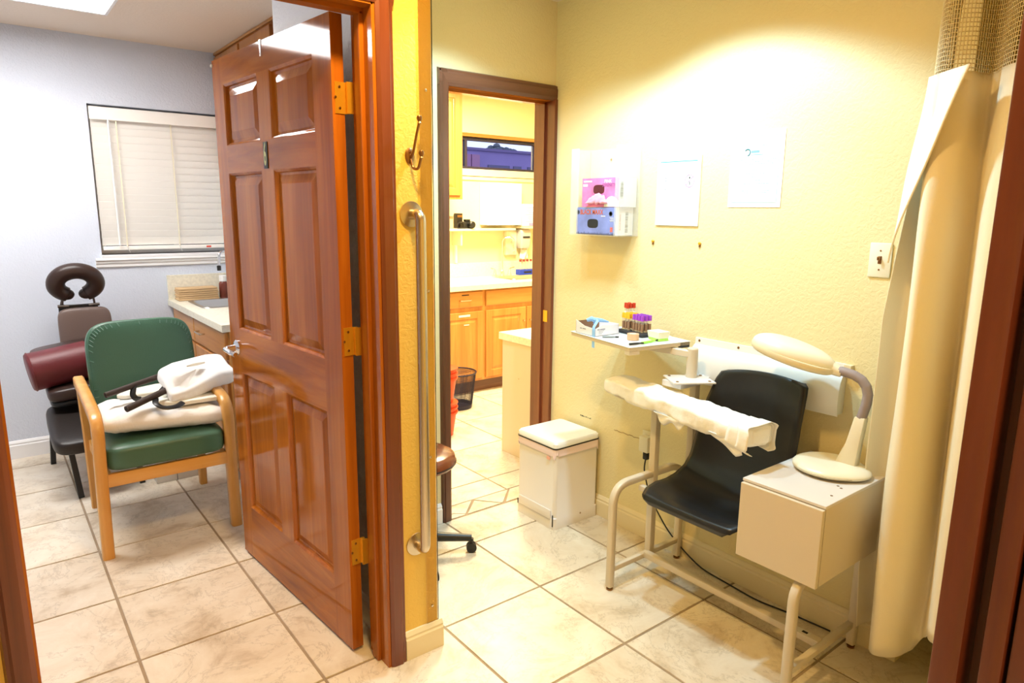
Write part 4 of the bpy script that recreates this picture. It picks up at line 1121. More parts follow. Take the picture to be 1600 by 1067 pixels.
for z in (1.668, 1.648): MB().lathe([(.0035, 0), (.0035, -.0015), (.001, -.002)], (1.042, 1.8218, z), 'Y', 8).build('screw', M['bronze'], hk)
gb = thing('grab_bar', (1.045, 1.83, 0.94), 'brushed steel vertical grab bar on the yellow wall end', 'grab bar')
MB().tube(fillet([(1.043, 1.822, 1.487), (1.043, 1.772, 1.487), (1.043, 1.772, 0.408), (1.043, 1.822, 0.408)], .042, 10), .0165, 20).build('bar', M['nickel'], gb, smooth=True)
for z in (1.487, 0.408):
    MB().lathe([(.038, 0.0), (.0395, -.002), (.0385, -.005), (.022, -.009), (.0165, -.010)], (1.043, 1.8296, z), 'Y', 32).build('flange', M['nickel'], gb, smooth=True, angle=40)

# ---- curtain: opaque ivory cloth below, netting above, hanging from the ceiling track
ct = thing('privacy_curtain', (2.17, .60, .14), 'ivory privacy curtain with netting top hanging at the wall end', 'curtain')
PL = [(2.185, .918), (2.245, .895), (2.262, .860), (2.215, .846), (2.145, .838), (2.085, .812), (2.080, .780), (2.120, .742), (2.200, .726), (2.215, .706), (2.140, .676), (2.085, .645), (2.085, .600), (2.15, .575), (2.130, .520), (2.200, .500), (2.215, .460), (2.160, .420), (2.105, .385), (2.10, .335), (2.15, .29)]
PLp = [V((a, b, 0)) for a, b in PL]
def catmull(P, t):
    n = len(P) - 1; f = min(max(t, 0), .99999) * n; i = int(f); k = f - i
    p0, p1, p2, p3 = P[max(i - 1, 0)], P[i], P[i + 1], P[min(i + 2, n)]
    return .5 * ((2 * p1) + (p2 - p0) * k + (2 * p0 - 5 * p1 + 4 * p2 - p3) * k * k + (3 * p1 - p0 - 3 * p2 + p3) * k ** 3)
def cur(t, z):
    p = catmull(PLp, t)
    h = (z - .14) / 1.74
    sway = .012 * math.sin(h * 5 + t * 9) + .006 * math.sin(h * 11 + t * 21)
    p = p + V((sway * .7, sway * .6, 0))
    c = V((2.16, p.y, 0))
    flat = .35 + .65 * (1 - max(0, min(1, (h - .55) / .45)) * .55)
    p = c + (p - c) * flat
    if t < .2: p.y -= max(0, h - .60) * .16 * (1 - t / .2)
    if t < .45: p.y -= (.035 * max(0, 1 - h * 3)) * (1 - t / .45) * .8
    p.z = z
    return p
NZ = 46
o = MB().grid(lambda u, v: cur(u, (lambda zb: zb + v * (1.88 - zb))(.14 + .13 * min(1, max(0, (u - .40) / .12)))), 150, NZ).build('curtain_cloth', M['curtain'], ct, smooth=True, angle=180); mod_solid(o, .0016, 0)
# turned-over leading flap, widest near the netting
def flap(u, v):
    z = 1.36 + v * .52
    w = .012 + .125 * v ** 1.3
    p = cur(0, z)
    return V((p.x - .020 - .105 * u * (.25 + .75 * v) + .006 * math.sin(v * 9 + u * 3), p.y + .012 - u * w, z))
o = MB().grid(flap, 12, 24).build('turned_hem', mat('white_curtain_lining', (.86, .82, .72), .6), ct, smooth=True, angle=180); mod_solid(o, .0015, 0)
mb = MB().tube([flap(1, k / 23) for k in range(24)], .003, 6); mb.build('hem_seam', M['curtain'], ct, smooth=True)
net = MB().grid(lambda u, v: cur(u, 1.876 + v * .585), 110, 52).build('netting', mat('beige_netting', (.70, .60, .38), .8), ct, smooth=True, angle=180)
md = net.modifiers.new('wire', 'WIREFRAME'); md.thickness = .0028; md.use_replace = True
net['kind'] = 'stuff'
tag(MB().tube([(2.16, .90, 2.474), (2.16, .26, 2.474)], .010, square=True).build('curtain_track', M['white_trim'], None), 'white ceiling track carrying the netting-topped curtain', 'track')
# ================================================================== BLUE-GREY EXAMINATION ROOM
# ---- green armchair
gc = thing('green_armchair', (0.58, 3.5, 0), 'green vinyl armchair with honey wood arms in front of the massage chair', 'chair')
def leg_loft(mb, pts, w, d):
    rings = []
    for i, p in enumerate(pts):
        p = V(p)
        if i == 0: t = V(pts[1]) - p
        elif i == len(pts) - 1: t = p - V(pts[-2])
        else: t = V(pts[i + 1]) - V(pts[i - 1])
        t.normalize(); sx = V((1, 0, 0)); n = t.cross(sx).normalized()
        ww = w[i] if isinstance(w, list) else w; ddp = d[i] if isinstance(d, list) else d
        rings.append([p + sx * a * ww / 2 + n * b * ddp / 2 for a, b in ((1, .7), (.7, 1), (-.7, 1), (-1, .7), (-1, -.7), (-.7, -1), (.7, -1), (1, -.7))])
    return mb.ring_loft(rings)
for x0, dx, nm in ((0.300, .012, 'arm'), (0.838, -.004, 'arm')):
    pts = fillet([(x0, 3.205, 0.0), (x0 + dx * .6, 3.215, 0.42), (x0 + dx, 3.20, 0.610), (x0 + dx * 1.2, 3.50, 0.640), (x0 + dx * 1.5, 3.86, 0.655)], .11, 8)
    n = len(pts)
    leg_loft(MB(), pts, [0.046] * n, [0.052] * (n // 3) + [0.050] * (n - n // 3)).build('arm_and_front_leg', M['beechZ'], gc, smooth=True, angle=50)
    leg_loft(MB(), [(x0 + dx * 1.5 + .01, 3.83, 0.0), (x0 + dx * 1.5 + .005, 3.80, 0.40), (x0 + dx * 1.5, 3.815, 0.645)], .036, .045).build('rear_leg', M['beechZ'], gc)
MB().box(0.325, 0.818, 3.195, 3.222, 0.318, 0.376, bev=.004).build('front_rail', M['beechX'], gc, smooth=True)
MB().box(0.325, 0.345, 3.22, 3.80, 0.320, 0.372).build('side_rail', M['beechY'], gc)
MB().box(0.798, 0.818, 3.22, 3.80, 0.320, 0.372).build('side_rail', M['beechY'], gc)
MB().box(0.345, 0.798, 3.78, 3.805, 0.320, 0.372).build('rear_rail', M['beechX'], gc)
mb = MB(); blob(mb, (0.572, 3.465, 0.436), .247, .285, .062, 64, 24, e1=.35, e2=.22)
st_ = mb.build('seat', M['vinyl_green'], gc, smooth=True, angle=180)
mb = MB(); bm4 = Matrix.Rotation(math.radians(-13), 3, 'X')
blob(mb, (0.598, 3.80, 0.700), .243, .045, .245, 64, 28, e1=.40, e2=.42, mx=bm4)
mb.build('backrest', M['vinyl_green'], gc, smooth=True, angle=180)
def backarc(k): 
    a = math.radians(200 - 220 * k)
    p = V((.232 * math.copysign(abs(math.cos(a)) ** .42, math.cos(a)), -.030, .234 * math.copysign(abs(math.sin(a)) ** .42, math.sin(a))))
    return V((0.598, 3.80, 0.700)) + bm4 @ p
MB().tube([backarc(k / 60) for k in range(61)], .004, 6).build('piping', M['vinyl_green'], gc, smooth=True)
mb = MB()
for k in range(2, 58, 2):
    p = backarc(k / 60); q = V((0.598, 3.80 - .02, 0.700)) + (p - V((0.598, 3.80, 0.700))) * .93
    mb.tube([p, q + V((0, -.012, 0))], .0022, 5)
o = mb.build('pucker_seam', M['vinyl_green'], gc); o['kind'] = 'stuff'

# ---- things piled on its seat
pl = thing('pillow', (0.60, 3.44, 0.50), 'white cloth pillow lying flat on the green armchair seat', 'pillow')
PMX = (rotm(-4, 'Z') @ rotm(3, 'Y')).to_3x3()
def pil(u, v):
    th = (v - .5) * PI; ph = u * 2 * PI
    c_, s_ = math.cos(ph), math.sin(ph)
    e = .32
    x = .268 * math.copysign(abs(c_) ** e, c_); y = .185 * math.copysign(abs(s_) ** e, s_)
    k = math.cos(th) ** .5
    edge = (abs(c_) * abs(s_) * 2) ** 2
    p = V((x * k * (1 + .06 * edge), y * k * (1 + .10 * edge), .052 * math.sin(th)))
    p.z += .007 * noise.noise(V((p.x * 13, p.y * 13, 2))) + .004 * noise.noise(V((p.x * 40, p.y * 22, 5)))
    return V((0.600, 3.43, 0.553)) + PMX @ p
MB().grid(pil, 90, 30, closed_u=True).build('pillow_cover', M['cloth_white'], pl, smooth=True, angle=180)
mb = MB()
for i in range(14):
    t = i / 13; mb.tube([V((.40 + t * .40, 3.262 - .01 * math.sin(t * 3), .600)), V((.415 + t * .40, 3.262, .6005))], .0008, 4)
def ear(u, v):
    return V((.862 + .018 * v + .006 * math.sin(u * 7), 3.30 + u * .10, .565 - v * .085 + .008 * math.sin(u * 5)))
o = MB().grid(ear, 10, 8).build('loose_corner', M['cloth_white'], pl, smooth=True, angle=180); mod_solid(o, .003, 0)
boardm = mat('cream_padded_cloth', (.82, .79, .68), .8, bump=.15, bscale=80)
def board(name, label, pts, z0, th, tilt, tubeends, loops, tuber):
    b = thing(name, (pts[0][0], pts[0][1], z0), label, 'padded board')
    mb = MB()
    def zz(x, y, h): return z0 + h + (x - pts[0][0]) * tilt[0] + (y - pts[0][1]) * tilt[1]
    mb.ring_loft([[V((x, y, zz(x, y, h))) for x, y in pts] for h in (0, th)])
    bmesh.ops.bevel(mb.bm, geom=list(mb.bm.edges), offset=.006, segments=3, affect='EDGES', profile=.5)
    mb.build('padded_panel', boardm, b, smooth=True)
    a, c = V(tubeends[0]), V(tubeends[1])
    MB().tube([a, a.lerp(c, .5), c], tuber, 14).build('foam_handle', mat('dark_brown_foam', (.045, .028, .022), .6), b, smooth=True, angle=60)
    MB().tube([a - (c - a).normalized() * .001, a + (c - a).normalized() * .002], tuber * .55, 10).build('handle_bore', M['ink'], b)
    for l in loops:
        MB().tube(fillet([V(p) for p in l], .03, 5), .004, 8, flat=3.2).build('strap', M['black'], b, smooth=True)
    return b
board('strapped_board', 'cream padded board with dark foam handle, nearer one on the white pillow',
      [(.565, 3.335), (.67, 3.285), (.835, 3.285), (.842, 3.36), (.80, 3.47), (.64, 3.50), (.56, 3.44)], .606, .020, (.0, .03), ((.432, 3.27, .632), (.665, 3.39, .680)),
      [[(.560, 3.33, .645), (.545, 3.26, .640), (.575, 3.235, .618), (.63, 3.24, .618), (.66, 3.27, .625)], [(.625, 3.40, .69), (.66, 3.41, .70), (.70, 3.37, .685), (.705, 3.345, .660)], [(.60, 3.40, .665), (.64, 3.44, .690), (.69, 3.40, .672)]], .0145)
board('strapped_board', 'cream padded board with dark foam handle, farther one behind the first board',
      [(.435, 3.56), (.47, 3.52), (.63, 3.50), (.76, 3.54), (.76, 3.62), (.62, 3.66), (.48, 3.62)], .612, .020, (.02, .02), ((.377, 3.43, .668), (.625, 3.52, .706)),
      [[(.50, 3.47, .69), (.485, 3.44, .65), (.495, 3.43, .632), (.515, 3.44, .625)], [(.60, 3.52, .705), (.65, 3.53, .715), (.69, 3.51, .70), (.68, 3.47, .69)]], .0135)
tb_ = thing('tissue_packet', (.76, 3.42, .66), 'crumpled white paper-wrapped packet on top of the pile on the green armchair', 'packet')
TMX = (rotm(10, 'Z') @ rotm(-3, 'Y') @ rotm(24, 'X')).to_3x3()
def tis(u, v):
    th = (v - .5) * PI; ph = u * 2 * PI
    c_, s_ = math.cos(ph), math.sin(ph)
    k = math.cos(th) ** .2
    p = V((.162 * math.copysign(abs(c_) ** .2, c_) * k, .095 * math.copysign(abs(s_) ** .25, s_) * k, .036 * math.copysign(abs(math.sin(th)) ** .5, math.sin(th))))
    n3 = noise.noise_vector(V((p.x * 9, p.y * 9, p.z * 12)))
    p += V((n3.x * .012, n3.y * .010, n3.z * .012))
    if p.x < -.06: p.y += (p.x + .06) * .25; 
    if p.y < -.05 and p.x < .03: p.z -= .030; p.y -= .012
    return V((.760, 3.43, .712)) + TMX @ p
MB().grid(tis, 70, 26, closed_u=True).build('wrapper', mat('white_tissue_wrap', (.92, .92, .90), .8, bump=.3, bscale=30), tb_, smooth=True, angle=180)
def slit(u, v): return V((.715 + u * .085, 3.40 + (v - .5) * .03 * math.sin(u * PI) + u * .01, .7585 + .006 * (v > .5) + u * .006))
MB().grid(slit, 10, 4).build('opening', mat('tissue_slit', (.55, .48, .36), .8), tb_)

# ---- massage chair
mc = thing('massage_chair', (.42, 4.4, 0), 'dark brown massage chair with horseshoe face cradle by the window wall', 'massage chair')
def hs(k):
    a = math.radians(-62 + 304 * k)
    rx = .100; rz = .072
    return V((.425 + rx * math.cos(a), 4.66 - .03 * math.sin(a), 1.058 + rz * math.sin(a) * (1.05 if math.sin(a) > 0 else 1.0)))
hp = [hs(k / 40) for k in range(41)]
MB().tube(hp, [.038 + .010 * min(1, math.sin(PI * (.08 + .84 * k / 40)) * 1.6) for k in range(41)], 20, flat=.95).build('face_cradle', M['vinyl_dark'], mc, smooth=True, angle=180)
for s_ in (-1, 1):
    cc = hp[0] if s_ > 0 else hp[-1]
    mb = MB(); blob(mb, cc, .038, .036, .032, 16, 10, e1=1, e2=1); mb.build('cradle_end', M['vinyl_dark'], mc, smooth=True, angle=180)
    MB().tube([(.43 + s_ * .075, 4.68, .985), (.43 + s_ * .082, 4.69, .925)], .006, 8).tube([(.43 + s_ * .05, 4.68, .925), (.43 + s_ * .105, 4.68, .928)], .009, 10).build('clamp', mat('dull_grey_metal', (.10, .08, .07), .35, .8), mc, smooth=True)
MB().tube([(.36, 4.69, .99), (.345, 4.70, .935), (.375, 4.70, .918)], .008, 8).build('cam_lever', M['vinyl_dark'], mc, smooth=True)
MB().box(.33, .53, 4.70, 4.73, .50, .93, bev=.006).build('back_frame', M['black'], mc, smooth=True)
mb = MB(); blob(mb, (.452, 4.665, .760), .136, .038, .155, 50, 24, e1=.35, e2=.5, mx=rotm(-6, 'X')); mb.build('chest_pad', M['vinyl_brown'], mc, smooth=True, angle=180)
mb = MB(); blob(mb, (.31, 4.52, .708), .150, .075, .028, 36, 16, e1=.45, e2=.45, mx=rotm(-8, 'Y')); mb.build('arm_shelf', M['vinyl_dark'], mc, smooth=True, angle=180)
mb = MB(); blob(mb, (.365, 4.34, .510), .160, .115, .040, 44, 18, e1=.45, e2=.4, mx=rotm(-5, 'Y')); mb.build('knee_pad', M['vinyl_dark'], mc, smooth=True, angle=180)
mb = MB(); blob(mb, (.365, 4.34, .462), .150, .108, .016, 44, 10, e1=.35, e2=.4, mx=rotm(-5, 'Y')); mb.build('knee_pad_base', M['black'], mc, smooth=True, angle=180)
mb = MB(); blob(mb, (.352, 4.18, .335), .165, .235, .045, 50, 18, e1=.4, e2=.35, mx=rotm(14, 'X')); mb.build('seat', M['vinyl_black'], mc, smooth=True, angle=180)
for p0, p1 in (((.212, 4.66, 0), (.225, 4.50, .36)), ((.285, 4.005, 0), (.262, 4.02, .26)), ((.576, 4.035, 0), (.56, 4.06, .27)), ((.56, 4.66, 0), (.50, 4.55, .40))):
    MB().tube([p0, p1], .0135, square=True).build('leg', M['black'], mc)
MB().tube([(.225, 4.50, .36), (.262, 4.02, .255), (.56, 4.06, .265), (.50, 4.55, .38)], .012, square=True).build('seat_frame', M['black'], mc)
MB().tube([(.43, 4.55, .36), (.43, 4.70, .55)], .016, square=True).tube([(.40, 4.40, .30), (.40, 4.36, .45)], .016, square=True).build('spine', M['black'], mc)
bo = thing('bolster', (.40, 4.40, .60), 'maroon vinyl bolster cushion lying across the massage chair knee pad', 'bolster')
b0, b1 = V((.140, 4.36, .622)), V((.640, 4.40, .690))
br = .104
bd = (b1 - b0).normalized()
MB().tube([b0 + bd * t for t in (0, .006, .016, .22, (b1 - b0).length - .016, (b1 - b0).length - .006, (b1 - b0).length)], [br * .93, br * .985, br, br * 1.005, br, br * .985, br * .93], 40).build('bolster_roll', M['vinyl_maroon'], bo, smooth=True, angle=50)
c_ = b0 + bd * .012
s1 = bd.cross(V((0, 0, 1))).normalized(); s2 = bd.cross(s1)
MB().tube([c_ + s1 * math.cos(2 * PI * k / 40) * br * 1.0 + s2 * math.sin(2 * PI * k / 40) * br * 1.0 for k in range(40)], .004, 6, closed=True).build('piping', M['vinyl_maroon'], bo, smooth=True)
MB().tube(fillet([b0 + bd * .30 + V((-.03, -.01, .10)), b0 + bd * .30 + V((0, -.01, .128)), b0 + bd * .30 + V((.05, -.01, .106))], .02, 5), .007, 8).build('handle', M['vinyl_dark'], bo, smooth=True)

sbx = thing('storage_box', (.74, 4.03, 0), 'low white storage box on the floor under the green armchair', 'box')
MB().box(.635, .845, 3.96, 4.16, .0, .135, bev=.003).build('box_body', mat('white_storage_card', (.72, .68, .60), .6), sbx)
MB().box(.738, .741, 3.9585, 3.9605, .0, .135).build('seam', M['ink'], sbx)

# ---- cabinets, counter and sink
def panel_front(parent, name, face, a0, a1, z0, z1, pos, m, mp, raised=True, fr=.055, t=.018):
    """a raised-panel cabinet front: face '-y' (a runs in x) or '-x' (a runs in y); pos is the plane of its front"""
    def P(a, z, d): return V((a, pos + d, z)) if face == '-y' else V((pos + d, a, z))
    def rect(i, d): return [P(a0 + i, z0 + i, d), P(a1 - i, z0 + i, d), P(a1 - i, z1 - i, d), P(a0 + i, z1 - i, d)]
    mb = MB()
    if raised: rr = [rect(0, t), rect(0, .003), rect(.003, 0), rect(fr, 0), rect(fr + .006, .007), rect(fr + .012, .008), rect(fr + .035, .001), rect(fr + .038, .001)]
    else: rr = [rect(0, t), rect(0, .004), rect(.006, 0), rect(.008, 0)]
    mb.ring_loft(rr, cap=True)
    return mb.build(name, m, parent, smooth=False)
k6 = thing('base_cabinet', (1.25, 4.25, 0), 'golden oak base cabinet under the cream counter in the blue-grey room', 'cabinet')
MB().box(.99, 1.565, 3.665, 4.885, .10, .73).box(.99, 1.035, 3.665, 4.885, .73, .862).box(1.035, 1.565, 3.665, 4.30, .73, .862).box(1.05, 1.565, 3.68, 4.885, 0, .10).build('cabinet_body', M['oakZ'], k6)
panel_front(k6, 'drawer', '-x', 3.70, 4.335, .705, .848, .972, M['oakY'], None, False)
panel_front(k6, 'drawer', '-x', 4.350, 4.870, .705, .848, .972, M['oakY'], None, False)
panel_front(k6, 'door', '-x', 3.70, 4.335, .13, .690, .972, M['oakZ'], None)
panel_front(k6, 'door', '-x', 4.350, 4.870, .13, .690, .972, M['oakZ'], None)
for z in (.785,):
    MB().tube(fillet([(.972, 4.22, z), (.945, 4.22, z), (.945, 4.10, z), (.972, 4.10, z)], .012, 5), .005, 8).build('handle', M['nickel'], k6, smooth=True)
c6 = thing('countertop', (1.25, 4.25, .862), 'speckled cream countertop with backsplash in the blue-grey room', 'countertop')
mb = MB().box(.948, 1.568, 3.642, 4.33, .863, .902, bev=.002).box(.948, 1.568, 4.72, 4.892, .863, .902, bev=.002).box(.948, 1.045, 4.33, 4.72, .863, .902).box(1.50, 1.568, 4.33, 4.72, .863, .902)
mb.build('counter_slab', M['counter'], c6)
MB().box(.952, 1.568, 4.870, 4.893, .902, 1.062, bev=.002).build('backsplash', M['counter'], c6)
MB().box(1.548, 1.568, 3.65, 4.870, .902, 1.062, bev=.002).build('backsplash', M['counter'], c6)
def sink(name, label, x0, x1, y0, y1, z):
    s = thing(name, ((x0 + x1) / 2, (y0 + y1) / 2, z), label, 'sink')
    MB().ring_loft([sq(x0 - .018, x1 + .018, y0 - .018, y1 + .018, z + .001, .05), sq(x0 - .016, x1 + .016, y0 - .016, y1 + .016, z + .005, .05), sq(x0 + .004, x1 - .004, y0 + .004, y1 - .004, z + .004, .05), sq(x0 + .012, x1 - .012, y0 + .012, y1 - .012, z - .02, .05), sq(x0 + .03, x1 - .03, y0 + .03, y1 - .03, z - .15, .05), sq(x0 + .08, x1 - .08, y0 + .08, y1 - .08, z - .16, .04)], cap=False).build('basin', M['steel'], s, smooth=True, angle=40)
    MB().box(x0 + .05, x1 - .05, y0 + .05, y1 - .05, z - .170, z - .160).build('basin_floor', M['steel'], s)
    MB().lathe([(0, .002), (.02, .002), (.024, 0), (.024, -.002)], ((x0 + x1) / 2, (y0 + y1) / 2, z - .158), 'Z', 18).build('drain', M['chrome'], s, smooth=True)
    return s
sink('steel_sink', 'stainless steel sink set into the counter of the blue-grey room', 1.045, 1.49, 4.335, 4.715, .902)
tw = thing('paper_towel_stack', (1.11, 4.79, .903), 'stack of folded tan paper towels on the counter behind the sink', 'paper towels')
for i in range(6):
    MB().box(.985 + .003 * (i % 2), 1.235 - .003 * (i % 3), 4.745 + .002 * (i % 2), 4.858, .9035 + i * .0135, .9035 + i * .0135 + .0115, bev=.004).build('folded_towel', mat('tan_towel_paper', (.62, .42, .22), .8), tw, smooth=True)
bt = thing('soap_bottle', (1.262, 4.70, .903), 'brown pump bottle with a white cap on the counter beside the towels', 'bottle')
MB().lathe([(0, 0), (.026, 0), (.028, .004), (.028, .095), (.020, .112), (.014, .118)], (1.275, 4.78, .9035), 'Z', 20).build('bottle_body', mat('red_brown_bottle', (.16, .035, .02), .25), bt, smooth=True, angle=60)
MB().lathe([(0, .112), (.024, .112), (.024, .148), (.020, .152), (0, .152)], (1.275, 4.78, .9035), 'Z', 20).build('cap', M['plastic_white'], bt, smooth=True, angle=40)
fc = thing('faucet', (1.30, 4.83, .903), 'chrome gooseneck faucet at the sink of the blue-grey room', 'faucet')
MB().lathe([(0, 0), (.024, 0), (.022, .02), (.012, .03), (0, .03)], (1.33, 4.83, .903), 'Z', 18).build('base', M['chrome'], fc, smooth=True)
MB().tube(fillet([(1.33, 4.83, .92), (1.33, 4.83, 1.21), (1.27, 4.81, 1.21), (1.262, 4.805, 1.12)], .035, 8), .009, 12).build('spout', M['chrome'], fc, smooth=True)
MB().lathe([(0, 0), (.013, 0), (.014, .03), (.010, .034), (0, .034)], (1.262, 4.805, 1.085), 'Z', 14).build('aerator', M['black'], fc, smooth=True)
MB().tube([(1.33, 4.82, .96), (1.27, 4.78, 1.0)], .006, 8).build('lever', M['black'], fc, smooth=True)
u6 = thing('wall_cabinet', (1.45, 4.3, 1.75), 'brown oak wall cabinet under the ceiling behind the open door', 'cabinet')
MB().box(1.352, 1.568, 3.735, 4.890, 1.75, 2.472).build('cabinet_body', M['doorZ'], u6)
MB().box(1.342, 1.568, 3.727, 4.892, 2.472, 2.489, bev=.003).build('crown_strip', M['oakY'], u6)
panel_front(u6, 'door', '-x', 3.80, 4.32, 1.78, 2.455, 1.334, wood('aged_oak_Z', (0.30, 0.10, 0.02), (0.42, 0.16, 0.03), (0.5, 0.21, 0.05), 'Z', .9, .4, .3), None)
panel_front(u6, 'door', '-x', 4.36, 4.86, 1.78, 2.455, 1.334, MATS['aged_oak_Z'], None)

# ================================================================== LABORATORY beyond the doorway
kl = thing('base_cabinet', (3.3, 4.75, 0), 'long golden oak base cabinet with drawers and doors in the laboratory', 'cabinet')
MB().box(2.30, 4.58, 4.488, 5.065, .105, .74).box(2.30, 4.58, 4.488, 4.60, .74, .868).box(2.30, 3.61, 4.60, 5.065, .74, .868).box(2.30, 4.58, 4.55, 5.065, 0, .105).build('cabinet_body', M['oakZ'], kl)
MB().box(2.30, 4.58, 4.545, 4.551, 0.0, .105).build('kick_board', M['walnutX'], kl)
segs = [(2.33, 2.755), (2.785, 3.210), (3.243, 3.668), (3.680, 4.10), (4.13, 4.55)]
for i, (a, b) in enumerate(segs):
    d_ = panel_front(kl, 'door', '-y', a, b, .125, .692, 4.470, M['oakZ'], None)
    MB().tube([(b - .03 if i != 3 else a + .03, 4.470, .575), (b - .03 if i != 3 else a + .03, 4.452, .575)], .008, 10).build('knob', M['nickel'], d_, smooth=True) if i in (2, 3) else None
for i, (a, b) in enumerate([(2.33, 2.755), (2.785, 3.210), (3.243, 4.10), (4.13, 4.55)]):
    d_ = panel_front(kl, 'drawer', '-y', a, b, .728, .855, 4.470, M['oakX'], None, False)
    if i in (0, 1): MB().tube(fillet([((a + b) / 2 - .02, 4.470, .79), ((a + b) / 2 - .02, 4.445, .79), ((a + b) / 2 + .08, 4.445, .79), ((a + b) / 2 + .08, 4.470, .79)], .01, 4), .005, 8).build('handle', M['nickel'], d_, smooth=True)
MB().box(3.0, 3.07, 4.4685, 4.4698, .828, .836).build('label_strip', M['ink'], kl)
MB().box(2.97, 3.08, 4.4685, 4.4698, .655, .672).build('label_strip', M['paper'], kl)
MB().box(3.02, 3.07, 4.4685, 4.4698, .585, .592).build('label_strip', M['paper'], kl)
cl_ = thing('countertop', (3.4, 4.75, .868), 'pale countertop running along the laboratory wall', 'countertop')
MB().box(2.30, 4.595, 4.442, 4.60, .869, .912, bev=.002).box(2.30, 4.595, 4.90, 5.068, .869, .912).box(2.30, 3.62, 4.60, 4.90, .869, .912).box(4.26, 4.595, 4.60, 4.90, .869, .912).build('counter_slab', M['counter'], cl_)
MB().box(2.30, 4.595, 5.050, 5.069, .912, 1.035, bev=.002).build('backsplash', M['counter'], cl_)
sink('steel_sink', 'stainless steel sink in the laboratory counter', 3.64, 4.24, 4.62, 4.88, .912)
fl_ = thing('faucet', (3.775, 4.96, .912), 'tall chrome gooseneck faucet with two lever handles in the laboratory', 'faucet')
MB().lathe([(0, 0), (.025, 0), (.022, .03), (.011, .05), (0, .05)], (3.775, 4.96, .913), 'Z', 18).build('base', M['chrome'], fl_, smooth=True)
MB().tube(fillet([(3.775, 4.96, .95), (3.775, 4.96, 1.262), (3.865, 4.90, 1.262), (3.868, 4.895, 1.17)], .05, 8), .0085, 12).build('spout', M['chrome'], fl_, smooth=True)
for s_ in (-1, 1):
    MB().lathe([(0, 0), (.022, 0), (.016, .03), (.010, .06), (0, .062)], (3.775 + s_ * .085, 4.96, .913), 'Z', 14).tube([(3.775 + s_ * .085, 4.96, .975), (3.775 + s_ * .135, 4.95, .988)], .006, 8).build('lever', M['chrome'], fl_, smooth=True)
MB().box(3.67, 3.88, 4.94, 4.98, .9125, .922, bev=.003).build('deck_plate', M['chrome'], fl_, smooth=True)
bk = thing('tube_rack', (4.07, 4.90, .912), 'blue test tube rack on the laboratory counter beside the sink', 'rack')
MB().box(3.955, 4.20, 4.915, 4.985, .9135, .962, bev=.003).build('rack_body', mat('royal_blue_plastic', (.02, .06, .55), .35), bk)
MB().box(4.0, 4.09, 4.9135, 4.9145, .930, .945).build('label_strip', M['ink'], bk)
v0 = None
for i in range(5):
    p = (3.985 + i * .043, 4.955, .962)
    if v0 is None:
        v0 = thing('rack_tube', p, 'clear test tube with maroon cap standing in the blue rack', 'test tube', 'test tubes in the blue rack')
        MB().lathe([(0, 0), (.009, .004), (.009, .075), (0, .075)], p, 'Z', 10).build('glass_tube', glass, v0, smooth=True)
        MB().lathe([(0, .072), (.011, .072), (.011, .092), (0, .092)], p, 'Z', 10).build('cap', mat('maroon_cap', (.25, .04, .04), .4), v0)
    else: dup(v0, p)
ul = thing('wall_cabinet', (2.9, 4.9, 1.59), 'golden oak wall cabinet at the laboratory window', 'cabinet')
MB().box(2.30, 3.215, 4.775, 5.065, 1.590, 2.485).build('cabinet_body', M['oakZ'], ul)
panel_front(ul, 'door', '-y', 2.76, 3.19, 1.62, 2.44, 4.757, M['oakZ'], None)
panel_front(ul, 'door', '-y', 2.32, 2.74, 1.62, 2.44, 4.757, M['oakZ'], None)
MB().box(3.2155, 3.245, 5.0, 5.068, 1.60, 1.75).build('side_notice', mat('rust_notice', (.5, .12, .06), .7), ul)
sh = thing('wall_shelf', (3.4, 4.98, 1.335), 'long cream shelf under the laboratory window', 'shelf')
MB().box(2.95, 3.885, 4.90, 5.069, 1.325, 1.345, bev=.002).build('shelf_board', M['cream_trim'], sh)
MB().box(3.30, 3.318, 4.93, 5.069, 1.20, 1.325).build('bracket', M['cream_trim'], sh)
MB().box(3.322, 3.340, 5.045, 5.069, 1.04, 1.325).build('standard_rail', M['white_trim'], sh)
s2h = thing('wall_shelf', (4.2, 4.98, 1.36), 'short cream shelf to the far side holding the printed packet', 'shelf')
MB().box(4.00, 4.58, 4.92, 5.069, 1.340, 1.362, bev=.002).build('shelf_board', M['cream_trim'], s2h)
pk = thing('printed_packet', (4.12, 4.98, 1.362), 'white packet with blue writing on the short laboratory shelf', 'packet')
MB().box(4.005, 4.26, 4.95, 5.03, 1.363, 1.565, bev=.006).build('packet_body', M['paper'], pk, smooth=True)
mb = MB()
for i in range(9):
    x = 4.03 + (i % 2) * .03 + random.uniform(0, .02); mb.box(x, x + random.uniform(.05, .11), 4.9485, 4.950, 1.40 + i * .0165, 1.404 + i * .0165)
mb.build('print', mat('cobalt_print', (.08, .2, .55), .6), pk)
MB().box(4.08, 4.26, 4.9480, 4.950, 1.366, 1.392).build('print', mat('lilac_print', (.35, .28, .6), .6), pk)
wc = thing('paper_cabinet', (3.8, 5.0, 1.37), 'plain white box-shaped dispenser on the wall above the laboratory shelf', 'dispenser')
MB().box(3.600, 3.985, 4.945, 5.068, 1.372, 1.745, bev=.003).build('dispenser_body', M['white'], wc)
MB().box(3.615, 3.970, 4.9435, 4.946, 1.385, 1.73, bev=.001).build('front_panel', M['white'], wc)
ph = thing('desk_telephone', (3.38, 4.96, 1.345), 'small black camera with a strap on the laboratory shelf', 'camera')
ph.name = 'camera_body'
ORG[ph.name] = V((3.38, 4.96, 1.345))
MB().box(3.33, 3.44, 4.93, 4.99, 1.3455, 1.405, bev=.008).build('housing', M['black'], ph, smooth=True)
